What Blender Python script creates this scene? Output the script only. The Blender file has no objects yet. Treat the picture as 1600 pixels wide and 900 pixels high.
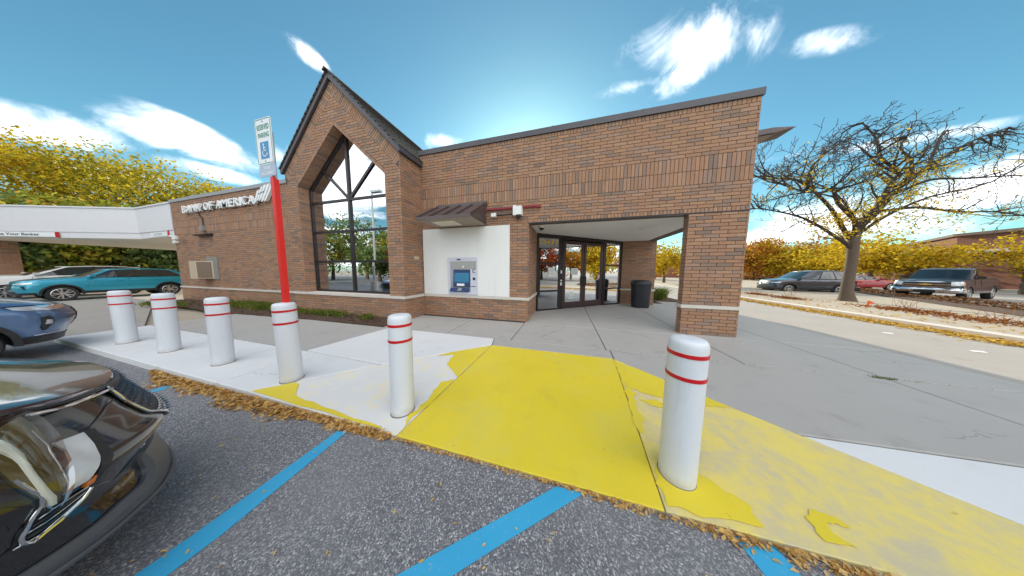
import bpy, math, random
import numpy as np
from mathutils import Vector, Matrix
R = math.radians
SC = bpy.context.scene
COL = SC.collection
random.seed(7)

# ------------------------------------------------------------------ camera
CAM = Vector((1.5389, -5.6171, 1.5))
TH, PITCH, ROLL, FPX = .2674, .0863, .0061, 305.53
_f = Vector((-math.sin(TH) * math.cos(PITCH), math.cos(TH) * math.cos(PITCH), -math.sin(PITCH)))
_r = Vector((math.cos(TH), math.sin(TH), 0))
_u = _r.cross(_f)
_r2 = _r * math.cos(ROLL) + _u * math.sin(ROLL)
_u2 = _u * math.cos(ROLL) - _r * math.sin(ROLL)
cd = bpy.data.cameras.new('camera'); cam = bpy.data.objects.new('camera', cd); COL.objects.link(cam)
cam.matrix_world = Matrix(((_r2.x, _u2.x, -_f.x, CAM.x), (_r2.y, _u2.y, -_f.y, CAM.y), (_r2.z, _u2.z, -_f.z, CAM.z), (0, 0, 0, 1)))
cd.sensor_width = 36; cd.lens = FPX / 1600 * 36; cd.clip_start = .05; cd.clip_end = 3000
SC.camera = cam
SC.view_settings.view_transform = 'Standard'; SC.view_settings.look = 'None'
SC.view_settings.gamma = 1; SC.view_settings.exposure = 1.5

# ------------------------------------------------------------------ sun and sky
SUN_EL, SUN_AZ = R(23), R(-11.3)           # azimuth measured from +Y towards +X
sd = bpy.data.lights.new('sun', 'SUN'); so = bpy.data.objects.new('sun', sd); COL.objects.link(so)
sv = Vector((math.sin(SUN_AZ) * math.cos(SUN_EL), math.cos(SUN_AZ) * math.cos(SUN_EL), math.sin(SUN_EL)))
so.rotation_euler = (-sv).to_track_quat('-Z', 'Y').to_euler()
sd.energy = 2.1; sd.angle = R(.5); sd.color = (1, .88, .7)


class NT:
    """tiny node-tree helper"""
    def __init__(s, t): s.t = t; s.n = t.nodes; s.l = t.links
    def new(s, kind, **kw):
        n = s.n.new(kind)
        for k, v in kw.items(): setattr(n, k, v)
        return n
    def put(s, sock, v):
        if isinstance(v, bpy.types.NodeSocket): s.l.new(v, sock)
        else: sock.default_value = v
    def math(s, op, a, b=0.0, c=0.0, clamp=False):
        n = s.new('ShaderNodeMath', operation=op, use_clamp=clamp)
        s.put(n.inputs[0], a); s.put(n.inputs[1], b); s.put(n.inputs[2], c); return n.outputs[0]
    def vmath(s, op, a, b=(0, 0, 0)):
        n = s.new('ShaderNodeVectorMath', operation=op)
        s.put(n.inputs[0], a); s.put(n.inputs[1], b)
        return n.outputs[1] if op in ('DOT_PRODUCT', 'LENGTH') else n.outputs[0]
    def sstep(s, x, a, b):
        n = s.new('ShaderNodeMapRange', interpolation_type='SMOOTHSTEP')
        s.put(n.inputs[0], x); s.put(n.inputs[1], a); s.put(n.inputs[2], b); s.put(n.inputs[3], 0.); s.put(n.inputs[4], 1.)
        return n.outputs[0]
    def noise(s, vec, scale, detail=4, rough=.55, out=0, dist=0):
        n = s.new('ShaderNodeTexNoise'); n.inputs['Scale'].default_value = scale; n.inputs['Detail'].default_value = detail
        n.inputs['Roughness'].default_value = rough; n.inputs['Distortion'].default_value = dist
        if vec is not None: s.l.new(vec, n.inputs['Vector'])
        return n.outputs[out]
    def mix(s, f, a, b, mode='MIX'):
        n = s.new('ShaderNodeMix', data_type='RGBA', blend_type=mode)
        s.put(n.inputs[0], f)
        for i, v in ((6, a), (7, b)):
            s.put(n.inputs[i], v if isinstance(v, bpy.types.NodeSocket) else (*v[:3], 1))
        return n.outputs[2]
    def ramp(s, f, stops, interp='LINEAR'):
        n = s.new('ShaderNodeValToRGB'); n.color_ramp.interpolation = interp
        e = n.color_ramp.elements
        while len(e) < len(stops): e.new(.5)
        for i, (p, c) in enumerate(stops): e[i].position = p; e[i].color = (*c, 1)
        s.put(n.inputs[0], f); return n.outputs[0]


W = bpy.data.worlds.new('World'); SC.world = W; W.use_nodes = True
T = NT(W.node_tree); T.n.clear()
sky = T.new('ShaderNodeTexSky', sky_type='NISHITA', sun_disc=False)
sky.sun_elevation = SUN_EL; sky.sun_rotation = SUN_AZ; sky.air_density = 1.0; sky.dust_density = .6; sky.ozone_density = 1.6; sky.altitude = 200
tc = T.new('ShaderNodeTexCoord').outputs['Generated']
dirn = T.vmath('NORMALIZE', tc)
sepd = T.new('ShaderNodeSeparateXYZ'); T.l.new(dirn, sepd.inputs[0])
# cloud field projected on a flat layer so that it foreshortens towards the horizon
zc = T.math('ADD', T.math('MAXIMUM', sepd.outputs[2], 0.0), .16)
cv = T.new('ShaderNodeCombineXYZ'); T.l.new(T.math('DIVIDE', sepd.outputs[0], zc), cv.inputs[0]); T.l.new(T.math('DIVIDE', sepd.outputs[1], zc), cv.inputs[1])
nz = T.noise(cv.outputs[0], 1.9, 9, .6, dist=.25)
nz2 = T.noise(cv.outputs[0], .55, 3, .5)
nz3 = T.noise(dirn, 6.5, 10, .64, dist=.5)
general = T.math('ADD', T.math('MULTIPLY', nz, .75), T.math('MULTIPLY', nz2, .45))


def pix_dir(px, py):
    x, y = (px - 800) / FPX, (450 - py) / FPX
    return (_f + _r2 * x + _u2 * y).normalized()


def cloud(px, py, ex, ey, rx, ry, gain=1.0):
    """one cloud bank: centre and long-axis end given as sky directions, angular radii"""
    d = pix_dir(px, py); e = pix_dir(ex, ey); a = (e - d * e.dot(d)).normalized(); b = d.cross(a)
    u = T.math('DIVIDE', T.vmath('DOT_PRODUCT', dirn, tuple(a)), rx)
    v = T.math('DIVIDE', T.vmath('DOT_PRODUCT', dirn, tuple(b)), ry)
    r = T.math('SQRT', T.math('ADD', T.math('MULTIPLY', u, u), T.math('MULTIPLY', v, v)))
    front = T.math('GREATER_THAN', T.vmath('DOT_PRODUCT', dirn, tuple(d)), 0.0)
    return T.math('MULTIPLY', T.math('MULTIPLY', T.math('SUBTRACT', 1.0, r, clamp=True), gain), front)


banks = [cloud(1080, 72, 1210, 56, .21, .085, 1.3), cloud(1075, 112, 1105, 98, .12, .055, 1.1), cloud(1000, 132, 1100, 106, .16, .028, .7), cloud(1290, 66, 1350, 58, .085, .028, .75), cloud(482, 86, 512, 110, .055, .028, .75),
         cloud(305, 222, 400, 262, .115, .055, 1.6), cloud(235, 205, 300, 225, .07, .045, 1.5), cloud(40, 198, 200, 222, .15, .045, 1.3), cloud(330, 266, 425, 290, .12, .028, 1.1),
         cloud(170, 275, 260, 290, .10, .03, 1.1), cloud(690, 222, 740, 222, .12, .04, 1.2), cloud(1500, 310, 1600, 280, .13, .06, 1.3),
         cloud(1330, 345, 1450, 345, .26, .07, 1.2), cloud(1440, 215, 1600, 188, .14, .016, .6), cloud(440, 243, 450, 235, .05, .04, 1.0), cloud(1180, 370, 1230, 360, .16, .05, 1.1), cloud(1250, 240, 1330, 225, .08, .010, .5)]
m = banks[0]
for b in banks[1:]: m = T.math('MAXIMUM', m, b)
m = T.sstep(T.math('ADD', T.math('MULTIPLY', m, .72), T.math('MULTIPLY', T.math('MULTIPLY', T.math('SUBTRACT', nz3, .5), 2.2), T.sstep(m, .0, .3))), .02, .95)
m = T.math('MULTIPLY', m, T.math('ADD', .42, T.math('MULTIPLY', T.sstep(T.noise(dirn, 11, 8, .62, dist=.6), .30, .62), .58)))
# the broken cloud cover that fills the rest of the sky (seen in the window reflections)
back = T.sstep(T.vmath('DOT_PRODUCT', dirn, tuple(Vector((_f.x, _f.y, 0)).normalized())), .35, -.25)
g = T.math('MULTIPLY', T.sstep(general, .52, .68), back)
mask = T.math('MULTIPLY', T.math('MAXIMUM', m, g), T.sstep(sepd.outputs[2], -.02, .05))
cshade = T.sstep(T.noise(cv.outputs[0], 3.1, 5, .5), .3, .7)
ccol = T.mix(cshade, (8.6, 8.9, 9.6), (13.2, 13.0, 12.6))
skyc = T.mix(1.0, sky.outputs[0], (.40, .69, .655), 'MULTIPLY')
bg = T.new('ShaderNodeBackground'); bg.inputs[1].default_value = .09
T.l.new(T.mix(mask, skyc, ccol), bg.inputs[0])
T.l.new(bg.outputs[0], T.new('ShaderNodeOutputWorld').inputs[0])

# ------------------------------------------------------------------ materials
MATS = {}


def mat(name, col=(.5, .5, .5), rough=.6, metal=0, var=.0, scale=3., fine=.0, fscale=60., bump=0., bscale=80., coat=0, spec=.5, emit=None):
    if name in MATS: return MATS[name]
    m = bpy.data.materials.new(name); m.use_nodes = True; MATS[name] = m
    t = NT(m.node_tree); p = t.n['Principled BSDF']
    oc = t.new('ShaderNodeTexCoord').outputs['Object']
    c = (*col, 1)
    if var:
        n = t.noise(oc, scale, 5, .6)
        c = t.mix(n, [x * (1 - var) for x in col], [min(1, x * (1 + var)) for x in col])
    if fine:
        n = t.noise(oc, fscale, 3, .7)
        f = t.new('ShaderNodeMapRange'); t.put(f.inputs[0], n); f.inputs[1].default_value = .3; f.inputs[2].default_value = .7; f.inputs[3].default_value = 1 - fine; f.inputs[4].default_value = 1 + fine
        cc = t.new('ShaderNodeCombineColor')
        for i in range(3): t.put(cc.inputs[i], f.outputs[0])
        c = t.mix(1., c if isinstance(c, bpy.types.NodeSocket) else col, cc.outputs[0], 'MULTIPLY')
    t.put(p.inputs['Base Color'], c)
    p.inputs['Roughness'].default_value = rough; p.inputs['Metallic'].default_value = metal
    p.inputs['Specular IOR Level'].default_value = spec; p.inputs['Coat Weight'].default_value = coat; p.inputs['Coat Roughness'].default_value = .04
    if emit: p.inputs['Emission Color'].default_value = (*emit[0], 1); p.inputs['Emission Strength'].default_value = emit[1]
    if bump:
        b = t.new('ShaderNodeBump'); b.inputs['Strength'].default_value = bump; b.inputs['Distance'].default_value = .01
        t.l.new(t.noise(oc, bscale, 4, .65), b.inputs['Height']); t.l.new(b.outputs[0], p.inputs['Normal'])
    return m


def tree_of(m): return NT(m.node_tree), m.node_tree.nodes['Principled BSDF']


BRICK_STOPS = [(0, (.17, .118, .10)), (.10, (.23, .152, .122)), (.22, (.32, .165, .10)), (.4, (.355, .175, .102)), (.55, (.40, .212, .12)), (.68, (.345, .172, .118)), (.8, (.41, .24, .15)), (.9, (.35, .20, .145)), (1, (.25, .175, .15))]


def brick_mat(name, island):
    m = bpy.data.materials.new(name); m.use_nodes = True; t, p = tree_of(m)
    if island: f = t.new('ShaderNodeNewGeometry').outputs['Random Per Island']
    else: f = t.new('ShaderNodeObjectInfo').outputs['Random']
    pos = t.new('ShaderNodeNewGeometry').outputs['Position']
    c = t.ramp(f, BRICK_STOPS)
    c = t.mix(t.math('MULTIPLY', t.noise(pos, .55, 3), .45), c, (.375, .235, .13))
    c = t.mix(t.math('MULTIPLY', t.sstep(t.noise(pos, 22, 5, .7), .5, .75), .5), c, (.13, .085, .06))
    c = t.mix(t.math('MULTIPLY', t.sstep(t.noise(pos, 60, 3, .7), .58, .75), .35), c, (.52, .36, .24))
    t.put(p.inputs['Base Color'], c); p.inputs['Roughness'].default_value = .78
    b = t.new('ShaderNodeBump'); b.inputs['Strength'].default_value = .5; b.inputs['Distance'].default_value = .006
    t.l.new(t.noise(pos, 90, 5, .7), b.inputs['Height']); t.l.new(b.outputs[0], p.inputs['Normal'])
    return m


M_BRICK, M_BRICKS = brick_mat('brick_single', False), brick_mat('brick_field', True)
M_MORTAR = mat('mortar', (.125, .098, .08), .9, var=.3, scale=1.2, fine=.2, fscale=120)
M_STONE = mat('limestone_sill', (.62, .56, .50), .7, var=.12, scale=4, fine=.12)
M_COPING = mat('bronze_coping', (.085, .078, .085), .42, var=.2, scale=2, metal=.25)
M_COPINGL = mat('grey_coping', (.30, .30, .31), .45, var=.15, scale=2)
M_FRAME = mat('dark_bronze_frame', (.035, .026, .028), .35, metal=.3, var=.2)
M_DFRAME = mat('door_frame_bronze', (.075, .045, .045), .35, metal=.35, var=.2)
M_WHITE = mat('white_panel', (.80, .79, .77), .5, var=.04, scale=1.2)
M_SOFFIT = mat('soffit_stucco', (.84, .82, .78), .75, var=.06, scale=1.2, bump=.2, bscale=120)
M_CANOPY = mat('canopy_fascia', (.72, .71, .735), .5, var=.03, scale=.8)
M_CSOFF = mat('canopy_soffit', (.86, .77, .63), .7, var=.05)
M_ROOF = mat('shingles', (.07, .065, .062), .85, var=.35, scale=9, fine=.3, fscale=40)
M_INT = mat('interior_wall', (.42, .43, .40), .8); M_INTF = mat('interior_floor', (.25, .22, .2), .6)
M_RED = mat('red_paint', (.72, .018, .012), .4, var=.06); M_REDB = mat('red_band', (.55, .008, .012), .35)
M_BOLL = mat('bollard_plastic', (.78, .80, .83), .38, var=.05, scale=2.5, fine=.03, fscale=30)
M_BLACK = mat('black_plastic', (.018, .018, .02), .45, var=.2); M_RUBBER = mat('tyre_rubber', (.02, .02, .021), .8, var=.2)
M_CHROME = mat('chrome', (.75, .75, .77), .12, metal=1); M_ALLOY = mat('alloy_rim', (.55, .54, .53), .28, metal=.9)
M_STEEL = mat('galvanised', (.5, .51, .52), .4, metal=.6, var=.1)
M_AMBER = mat('amber_lens', (.8, .22, .02), .15, coat=1); M_REDL = mat('red_lens', (.45, .01, .015), .15, coat=1)
M_LAMPW = mat('lamp_reflector', (.72, .74, .76), .22, metal=.35, var=.3, scale=9)
M_BARK = mat('bark', (.13, .095, .07), .9, var=.4, scale=14, bump=.8, bscale=30)
M_TWIG = mat('dark_twig', (.05, .037, .03), .9, var=.3)
M_MULCH = mat('mulch_soil', (.09, .055, .038), .95, var=.5, scale=12, bump=.9, bscale=60)
M_TAN = mat('beige_metal', (.52, .42, .30), .5, var=.1); M_GREYM = mat('grey_metal_box', (.33, .32, .31), .45, metal=.4, var=.1)
M_AWN = mat('awning_metal', (.115, .085, .082), .42, metal=.35, var=.15); M_AWNU = mat('awning_underside', (.34, .27, .21), .6, var=.1)
M_LENSD = mat('lamp_diffuser', (.72, .66, .50), .4, var=.25, scale=5)
M_PAPER = mat('paper_notice', (.82, .82, .80), .7); M_GOLD = mat('gold_vinyl', (.75, .45, .08), .4)
M_BLUE = mat('sign_blue', (.03, .25, .50), .4); M_GREEN = mat('sign_green', (.0, .22, .13), .4); M_SIGN = mat('sign_white', (.82, .84, .84), .35, var=.04)
M_BINM = mat('bin_plastic', (.022, .024, .03), .4, var=.2)
M_WALLB = mat('far_brown_wall', (.21, .085, .055), .85, var=.15, scale=1.5, fine=.15, fscale=12)


def streaks(m, base, amt):
    t, p = tree_of(m); oc = t.new('ShaderNodeTexCoord').outputs['Object']; q = t.vmath('MULTIPLY', oc, (3.2, 3.2, .35))
    c = t.mix(t.math('MULTIPLY', t.sstep(t.noise(q, 1.6, 7, .7), .5, .8), amt), base, [x * .72 for x in base])
    c = t.mix(t.math('MULTIPLY', t.sstep(t.noise(oc, 1.3, 5, .6), .55, .8), amt * .6), c, (.70, .64, .54))
    t.put(p.inputs['Base Color'], c)


streaks(M_WHITE, (.80, .79, .77), .28); streaks(M_CANOPY, (.72, .71, .735), .22)


def scuff(m):
    t, p = tree_of(m); oc = t.new('ShaderNodeTexCoord').outputs['Object']; oi = t.new('ShaderNodeObjectInfo').outputs['Random']
    sh = t.new('ShaderNodeCombineXYZ'); t.put(sh.inputs[0], t.math('MULTIPLY', oi, 37.)); t.put(sh.inputs[1], t.math('MULTIPLY', oi, 11.))
    q = t.vmath('ADD', t.vmath('MULTIPLY', oc, (9, 9, 1.2)), sh.outputs[0])
    c = t.mix(t.math('MULTIPLY', t.sstep(t.noise(q, 1.4, 7, .7), .55, .8), .5), (.68, .70, .735), (.47, .48, .49))
    q2 = t.vmath('ADD', oc, sh.outputs[0])
    c = t.mix(t.math('MULTIPLY', t.sstep(t.noise(q2, 8, 8, .75), .62, .70), .45), c, (.40, .38, .35))
    sx = t.new('ShaderNodeSeparateXYZ'); t.l.new(oc, sx.inputs[0])
    c = t.mix(t.math('MULTIPLY', t.sstep(t.math('ADD', sx.outputs[2], t.math('MULTIPLY', t.noise(q2, 14, 6), .16)), .17, .05), .6), c, (.42, .38, .32))
    t.put(p.inputs['Base Color'], c)
    b = t.new('ShaderNodeBump'); b.inputs['Strength'].default_value = .12; b.inputs['Distance'].default_value = .01; t.l.new(t.noise(q2, 5, 3), b.inputs['Height']); t.l.new(b.outputs[0], p.inputs['Normal'])


scuff(M_BOLL)


def glass_mat(name, refl, tint, rough=.0):
    m = bpy.data.materials.new(name); m.use_nodes = True; t = NT(m.node_tree); t.n.clear()
    gl = t.new('ShaderNodeBsdfGlossy'); gl.inputs['Roughness'].default_value = rough; gl.inputs['Color'].default_value = (.92, .96, 1, 1)
    tr = t.new('ShaderNodeBsdfTransparent'); tr.inputs['Color'].default_value = (*tint, 1)
    fr = t.new('ShaderNodeFresnel'); fr.inputs['IOR'].default_value = 1.6 if refl > .1 else 1.22
    mx = t.new('ShaderNodeMixShader'); t.put(mx.inputs[0], t.math('ADD', t.math('MULTIPLY', fr.outputs[0], 1 - refl), refl, clamp=True))
    t.l.new(tr.outputs[0], mx.inputs[1]); t.l.new(gl.outputs[0], mx.inputs[2])
    t.l.new(mx.outputs[0], t.new('ShaderNodeOutputMaterial').inputs[0]); return m


M_GLASS = glass_mat('coated_window_glass', .62, (.40, .45, .46)); M_LENS = glass_mat('clear_lens', .03, (.86, .87, .88)); M_DGLASS = glass_mat('door_glass', .40, (.22, .26, .31))
M_CARG = mat('car_glass', (.012, .016, .018), .03, spec=.9, coat=.6); M_CARGL = mat('light_car_glass', (.05, .08, .085), .03, spec=.9, coat=.6)


def paint(name, col, metal=.25, rough=.3): return mat(name, col, rough, metal=metal, coat=1., var=.04, scale=1.5)


def leaf_mat(name, stops, trans=.35):
    m = bpy.data.materials.new(name); m.use_nodes = True; t = NT(m.node_tree); t.n.clear()
    c = t.ramp(t.new('ShaderNodeNewGeometry').outputs['Random Per Island'], stops)
    d = t.new('ShaderNodeBsdfDiffuse'); t.l.new(c, d.inputs[0]); tl = t.new('ShaderNodeBsdfTranslucent'); t.l.new(c, tl.inputs[0])
    mx = t.new('ShaderNodeMixShader'); mx.inputs[0].default_value = trans; t.l.new(d.outputs[0], mx.inputs[1]); t.l.new(tl.outputs[0], mx.inputs[2])
    t.l.new(mx.outputs[0], t.new('ShaderNodeOutputMaterial').inputs[0]); return m


L_YEL = leaf_mat('yellow_leaves', [(0, (.26, .14, .02)), (.2, (.50, .30, .02)), (.45, (.60, .40, .02)), (.7, (.74, .53, .04)), (.88, (.42, .36, .04)), (1, (.22, .22, .04))], .45)
L_YGR = leaf_mat('yellow_green_leaves', [(0, (.16, .17, .03)), (.3, (.34, .30, .03)), (.6, (.56, .42, .03)), (.85, (.68, .50, .04)), (1, (.24, .24, .04))], .45)
L_ORG = leaf_mat('orange_leaves', [(0, (.30, .08, .02)), (.4, (.50, .20, .03)), (.8, (.55, .34, .04)), (1, (.25, .15, .04))], .4)
L_OLV = leaf_mat('olive_leaves', [(0, (.16, .20, .03)), (.45, (.32, .35, .05)), (.75, (.60, .52, .08)), (1, (.60, .36, .09))], .5)
L_GRN = leaf_mat('green_leaves', [(0, (.09, .15, .05)), (.6, (.20, .27, .09)), (1, (.38, .40, .15))], .5)
L_RED = leaf_mat('red_leaves', [(0, (.30, .03, .02)), (.6, (.48, .09, .03)), (1, (.5, .22, .05))], .4)
L_LIT = leaf_mat('fallen_leaves', [(0, (.30, .14, .05)), (.3, (.52, .29, .09)), (.7, (.68, .44, .15)), (1, (.60, .44, .25))], .2)
L_LITY = leaf_mat('fallen_yellow_leaves', [(0, (.45, .26, .06)), (.5, (.70, .47, .09)), (1, (.6, .42, .18))], .1)
L_GRASS = leaf_mat('grass_blades', [(0, (.07, .11, .02)), (.6, (.14, .19, .035)), (1, (.28, .25, .08))], .3)
L_STRAW = leaf_mat('rust_stems', [(0, (.16, .05, .02)), (.6, (.32, .12, .04)), (1, (.40, .24, .10))], .2)
L_CHIP = leaf_mat('mulch_chips', [(0, (.05, .03, .022)), (.6, (.13, .075, .05)), (1, (.22, .15, .11))], .0)


def asphalt_mat():
    m = mat('asphalt', (.1, .1, .1), .85); t, p = tree_of(m); pos = t.new('ShaderNodeNewGeometry').outputs['Position']
    v = t.new('ShaderNodeTexVoronoi'); v.inputs['Scale'].default_value = 135; t.l.new(pos, v.inputs['Vector'])
    sp = t.new('ShaderNodeSeparateColor'); t.l.new(v.outputs['Color'], sp.inputs[0])
    c = t.ramp(sp.outputs[0], [(0, (.10, .10, .112)), (.3, (.145, .144, .158)), (.65, (.19, .187, .20)), (.85, (.33, .32, .32)), (.93, (.37, .36, .36)), (1, (.58, .565, .55))])
    big = t.noise(pos, .7, 5, .6)
    c = t.mix(t.math('MULTIPLY', t.sstep(big, .42, .68), .45), c, (.25, .245, .245))
    c = t.mix(t.math('MULTIPLY', t.sstep(t.noise(pos, 7, 6, .7), .56, .72), .5), c, (.12, .12, .127))
    t.put(p.inputs['Base Color'], c)
    b = t.new('ShaderNodeBump'); b.inputs['Strength'].default_value = .6; b.inputs['Distance'].default_value = .006
    t.l.new(t.math('ADD', t.math('MULTIPLY', v.outputs['Distance'], -1.), t.noise(pos, 30, 4)), b.inputs['Height']); t.l.new(b.outputs[0], p.inputs['Normal'])
    return m


M_ASPH = asphalt_mat()


def concrete_mat(name, a, b_, stain, amt=.5):
    m = mat(name, a, .85); t, p = tree_of(m); pos = t.new('ShaderNodeNewGeometry').outputs['Position']
    c = t.mix(t.noise(pos, .8, 6, .62), a, b_)
    c = t.mix(t.math('MULTIPLY', t.sstep(t.noise(pos, 2.6, 7, .68), .52, .78), amt), c, stain)
    c = t.mix(t.math('MULTIPLY', t.sstep(t.noise(pos, 150, 2, .6), .55, .8), .3), c, [x * .55 for x in a])
    c = t.mix(t.math('MULTIPLY', t.sstep(t.noise(pos, 45, 4, .6), .62, .8), .28), c, [min(1, x * 1.5) for x in a])
    vo = t.new('ShaderNodeTexVoronoi', feature='DISTANCE_TO_EDGE'); vo.inputs['Scale'].default_value = .42
    t.l.new(t.vmath('ADD', pos, t.vmath('MULTIPLY', t.noise(pos, 2.3, 5, .6, out=1), (.5, .5, 0))), vo.inputs['Vector'])
    ck = t.math('MULTIPLY', t.sstep(vo.outputs['Distance'], .0035, .0012), t.sstep(t.noise(pos, .5, 2), .52, .6))
    c = t.mix(t.math('MULTIPLY', ck, .38), c, (.09, .08, .07))
    c = t.mix(t.math('MULTIPLY', t.sstep(t.noise(pos, 5.5, 3, .5), .70, .76), .35), c, [x * .5 for x in a])
    t.put(p.inputs['Base Color'], c)
    b = t.new('ShaderNodeBump'); b.inputs['Strength'].default_value = .35; b.inputs['Distance'].default_value = .004
    t.l.new(t.noise(pos, 140, 4, .7), b.inputs['Height']); t.l.new(b.outputs[0], p.inputs['Normal']); return m


M_CONC = concrete_mat('grey_concrete', (.35, .33, .31), (.43, .41, .385), (.26, .24, .22), .65)
M_NEWC = concrete_mat('new_white_concrete', (.63, .63, .64), (.72, .72, .72), (.50, .49, .48), .45)
M_ROADC = concrete_mat('worn_road', (.30, .275, .25), (.39, .36, .325), (.22, .20, .19))
M_SAND = concrete_mat('dry_dirt', (.35, .295, .225), (.45, .385, .30), (.25, .195, .14), .7)


def paint_slab(name, mode):
    """yellow traffic paint over concrete; mode 0 solid, 1 worn left flare, 2 worn right flare"""
    m = mat(name, (.7, .5, .03), .6); t, p = tree_of(m); pos = t.new('ShaderNodeNewGeometry').outputs['Position']
    yel = t.mix(t.noise(pos, 1.4, 6, .6), (.68, .525, .020), (.78, .61, .036))
    yel = t.mix(t.math('MULTIPLY', t.sstep(t.noise(pos, 3.2, 7, .7), .5, .8), .5), yel, (.55, .44, .05))
    yel = t.mix(t.math('MULTIPLY', t.sstep(t.noise(pos, 1.1, 8, .72, dist=.8), .46, .68), .45), yel, (.66, .575, .12))
    yel = t.mix(t.math('MULTIPLY', t.sstep(t.noise(pos, 17, 5, .6), .70, .74), .7), yel, (.30, .25, .10))
    yel = t.mix(t.math('MULTIPLY', t.sstep(t.noise(pos, 70, 3, .7), .64, .76), .5), yel, (.36, .28, .06))
    n1 = t.noise(pos, 2.2, 8, .66, dist=.3); n2 = t.noise(pos, 11, 7, .7)
    if mode == 0:
        c = t.mix(t.math('MULTIPLY', t.sstep(t.math('ADD', n1, t.math('MULTIPLY', n2, .5)), .93, 1.02), .5), yel, (.60, .55, .36))
    else:
        base = t.mix(n1, (.60, .59, .58), (.76, .75, .73)) if mode == 1 else t.mix(n1, (.50, .44, .31), (.63, .53, .29))
        base = t.mix(t.math('MULTIPLY', t.sstep(n2, .5, .72), .5), base, (.48, .45, .39) if mode == 2 else (.80, .74, .58))
        st = t.sstep(t.math('ADD', t.math('MULTIPLY', n1, .8), t.math('MULTIPLY', n2, .45)), .47 if mode == 2 else .62, .74)
        c = t.mix(t.math('MULTIPLY', st, .75 if mode == 2 else .5), base, (.80, .63, .09) if mode == 2 else (.78, .66, .36))
    t.put(p.inputs['Base Color'], c); p.inputs['Roughness'].default_value = .55 if mode == 0 else .8
    b = t.new('ShaderNodeBump'); b.inputs['Strength'].default_value = .3; b.inputs['Distance'].default_value = .004
    t.l.new(t.noise(pos, 110, 4, .7), b.inputs['Height']); t.l.new(b.outputs[0], p.inputs['Normal']); return m


M_YEL, M_YELL, M_YELR = paint_slab('yellow_paint', 0), paint_slab('worn_paint_left', 1), paint_slab('worn_paint_right', 2)


def blue_mat():
    m = mat('blue_stall_paint', (.03, .35, .6), .6); t, p = tree_of(m); pos = t.new('ShaderNodeNewGeometry').outputs['Position']
    c = t.mix(t.noise(pos, 3, 5), (.025, .31, .56), (.05, .41, .66))
    v = t.new('ShaderNodeTexVoronoi'); v.inputs['Scale'].default_value = 55; t.l.new(pos, v.inputs['Vector'])
    c = t.mix(t.math('MULTIPLY', t.sstep(t.noise(pos, 26, 6, .75), .58, .7), .75), c, (.30, .42, .48))
    c = t.mix(t.math('MULTIPLY', t.sstep(t.noise(pos, 55, 4, .7), .66, .72), .7), c, (.12, .14, .16))
    t.put(p.inputs['Base Color'], c); return m


M_BLUEL = blue_mat()


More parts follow.
